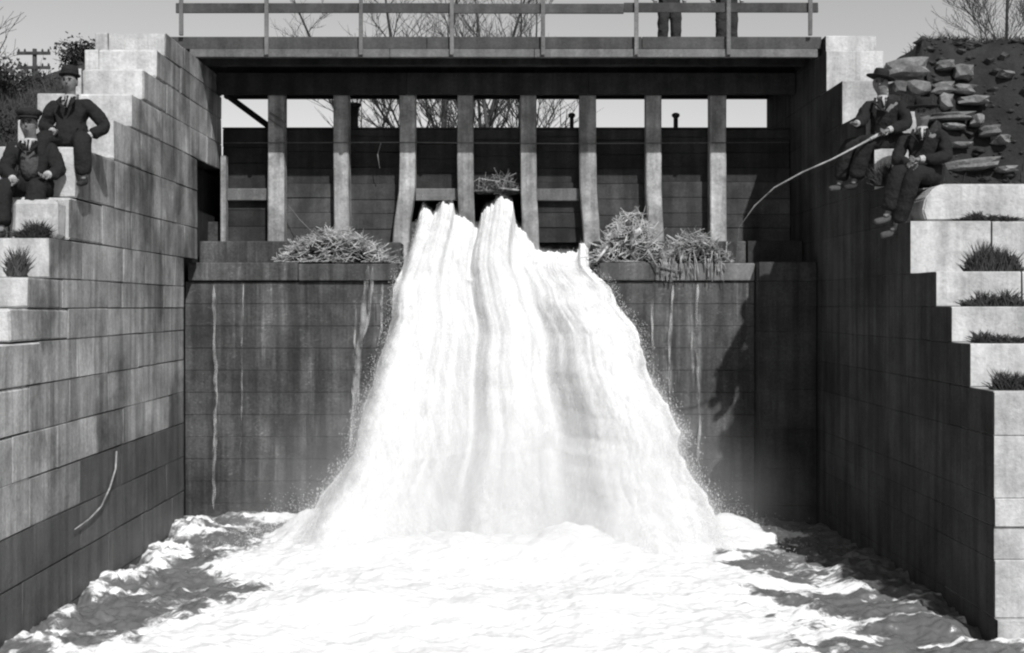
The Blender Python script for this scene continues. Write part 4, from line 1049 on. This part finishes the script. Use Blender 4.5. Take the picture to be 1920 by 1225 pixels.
# shrubs on the left bank
def shrub(label, x, y, wdt, h, seed):
    rg = random.Random(seed)
    z = float(bank_z(y)) - 0.30 * max(abs(x) - 6.2, 0) - 0.1
    o = thing('shrub', (x, y, z), label, 'shrub', 'leafless shrubs on the left bank')
    b = MB(); lf = MB()
    for i in range(90):
        a = rg.uniform(0, 2 * math.pi); sp = rg.uniform(0, 1) ** 0.7
        tip = Vector((x + math.cos(a) * wdt / 2 * sp, y + math.sin(a) * wdt / 2 * sp, z + h * rg.uniform(0.5, 1) * (1 - 0.35 * sp)))
        p0 = Vector((x + rg.uniform(-0.1, 0.1), y + rg.uniform(-0.1, 0.1), z)); m = p0.lerp(tip, 0.5) + Vector((rg.uniform(-0.1, 0.1), rg.uniform(-0.1, 0.1), h * 0.08))
        b.tube([p0, m, tip], [0.012, 0.008, 0.003], 3, False)
        for k in range(16):
            q = m.lerp(tip, rg.random()) + Vector([rg.gauss(0, 0.07) for _ in range(3)]); s_ = rg.uniform(0.012, 0.035)
            u_ = Vector([rg.uniform(-1, 1) for _ in range(3)]).normalized() * s_; v_ = Vector([rg.uniform(-1, 1) for _ in range(3)]).normalized() * s_
            lf.add([q - u_, q + v_, q + u_, q - v_], [(0, 1, 2, 3)])
    mk('stems', b, MAT['bark'], o, kind='stuff'); mk('dry_leaves', lf, MAT['grass_dark'], o, kind='stuff')
for i, (x, y, wd, h, lab) in enumerate(((-7.2, 17.6, 1.5, 0.75, 'dense low shrub on the bank just left of the upper seated man'), (-8.0, 18.6, 1.6, 0.8, 'dark shrub on the skyline at the left edge'), (-6.5, 18.9, 1.1, 0.5, 'small scrubby shrub on the bank beside the top of the left wall'), (-6.9, 16.3, 1.1, 0.6, 'shrub behind the flat capped man'), (-7.1, 15.0, 1.0, 0.6, 'low shrub at the far left edge beside the seated man'))):
    shrub(lab, x, y, wd, h, 60 + i)

# ------------------------------------------------------------------ mist of spray hanging round the foot of the fall
t = NT('mist')
tc = t.n('ShaderNodeTexCoord'); vl = t.n('ShaderNodeVectorMath', operation='LENGTH'); t.l(tc.outputs['Object'], vl.inputs[0])
fo = t.ramp(vl.outputs['Value'], 0.25, 0.98, 1.0, 0.0)
dn = t.math('MULTIPLY', t.math('MULTIPLY', t.math('POWER', fo, 1.6), t.ramp(t.noise(0.9, det=3), 0.3, 0.7, 0.35, 1.5)), 0.42)
v = t.n('ShaderNodeVolumePrincipled'); v.inputs['Color'].default_value = (0.97, 0.97, 0.97, 1); v.inputs['Anisotropy'].default_value = 0.2
t.l(dn, v.inputs['Density']); t.l(v.outputs[0], t.out.inputs['Volume']); MAT['mist'] = t.m
bm = bmesh.new(); bmesh.ops.create_icosphere(bm, subdivisions=3, radius=1.0)
me = bpy.data.meshes.new('spray_mist'); bm.to_mesh(me); bm.free(); me.materials.append(t.m)
o = bpy.data.objects.new('spray_mist', me); C.objects.link(o); o.location = (0.1, 17.4, -3.0); o.scale = (4.7, 2.5, 2.5)
tag(o, 'soft white mist of spray hanging where the torrent strikes the pool', 'mist', kind='stuff')
S.cycles.volume_step_rate = 3.0; S.cycles.volume_max_steps = 64; S.cycles.volume_bounces = 4
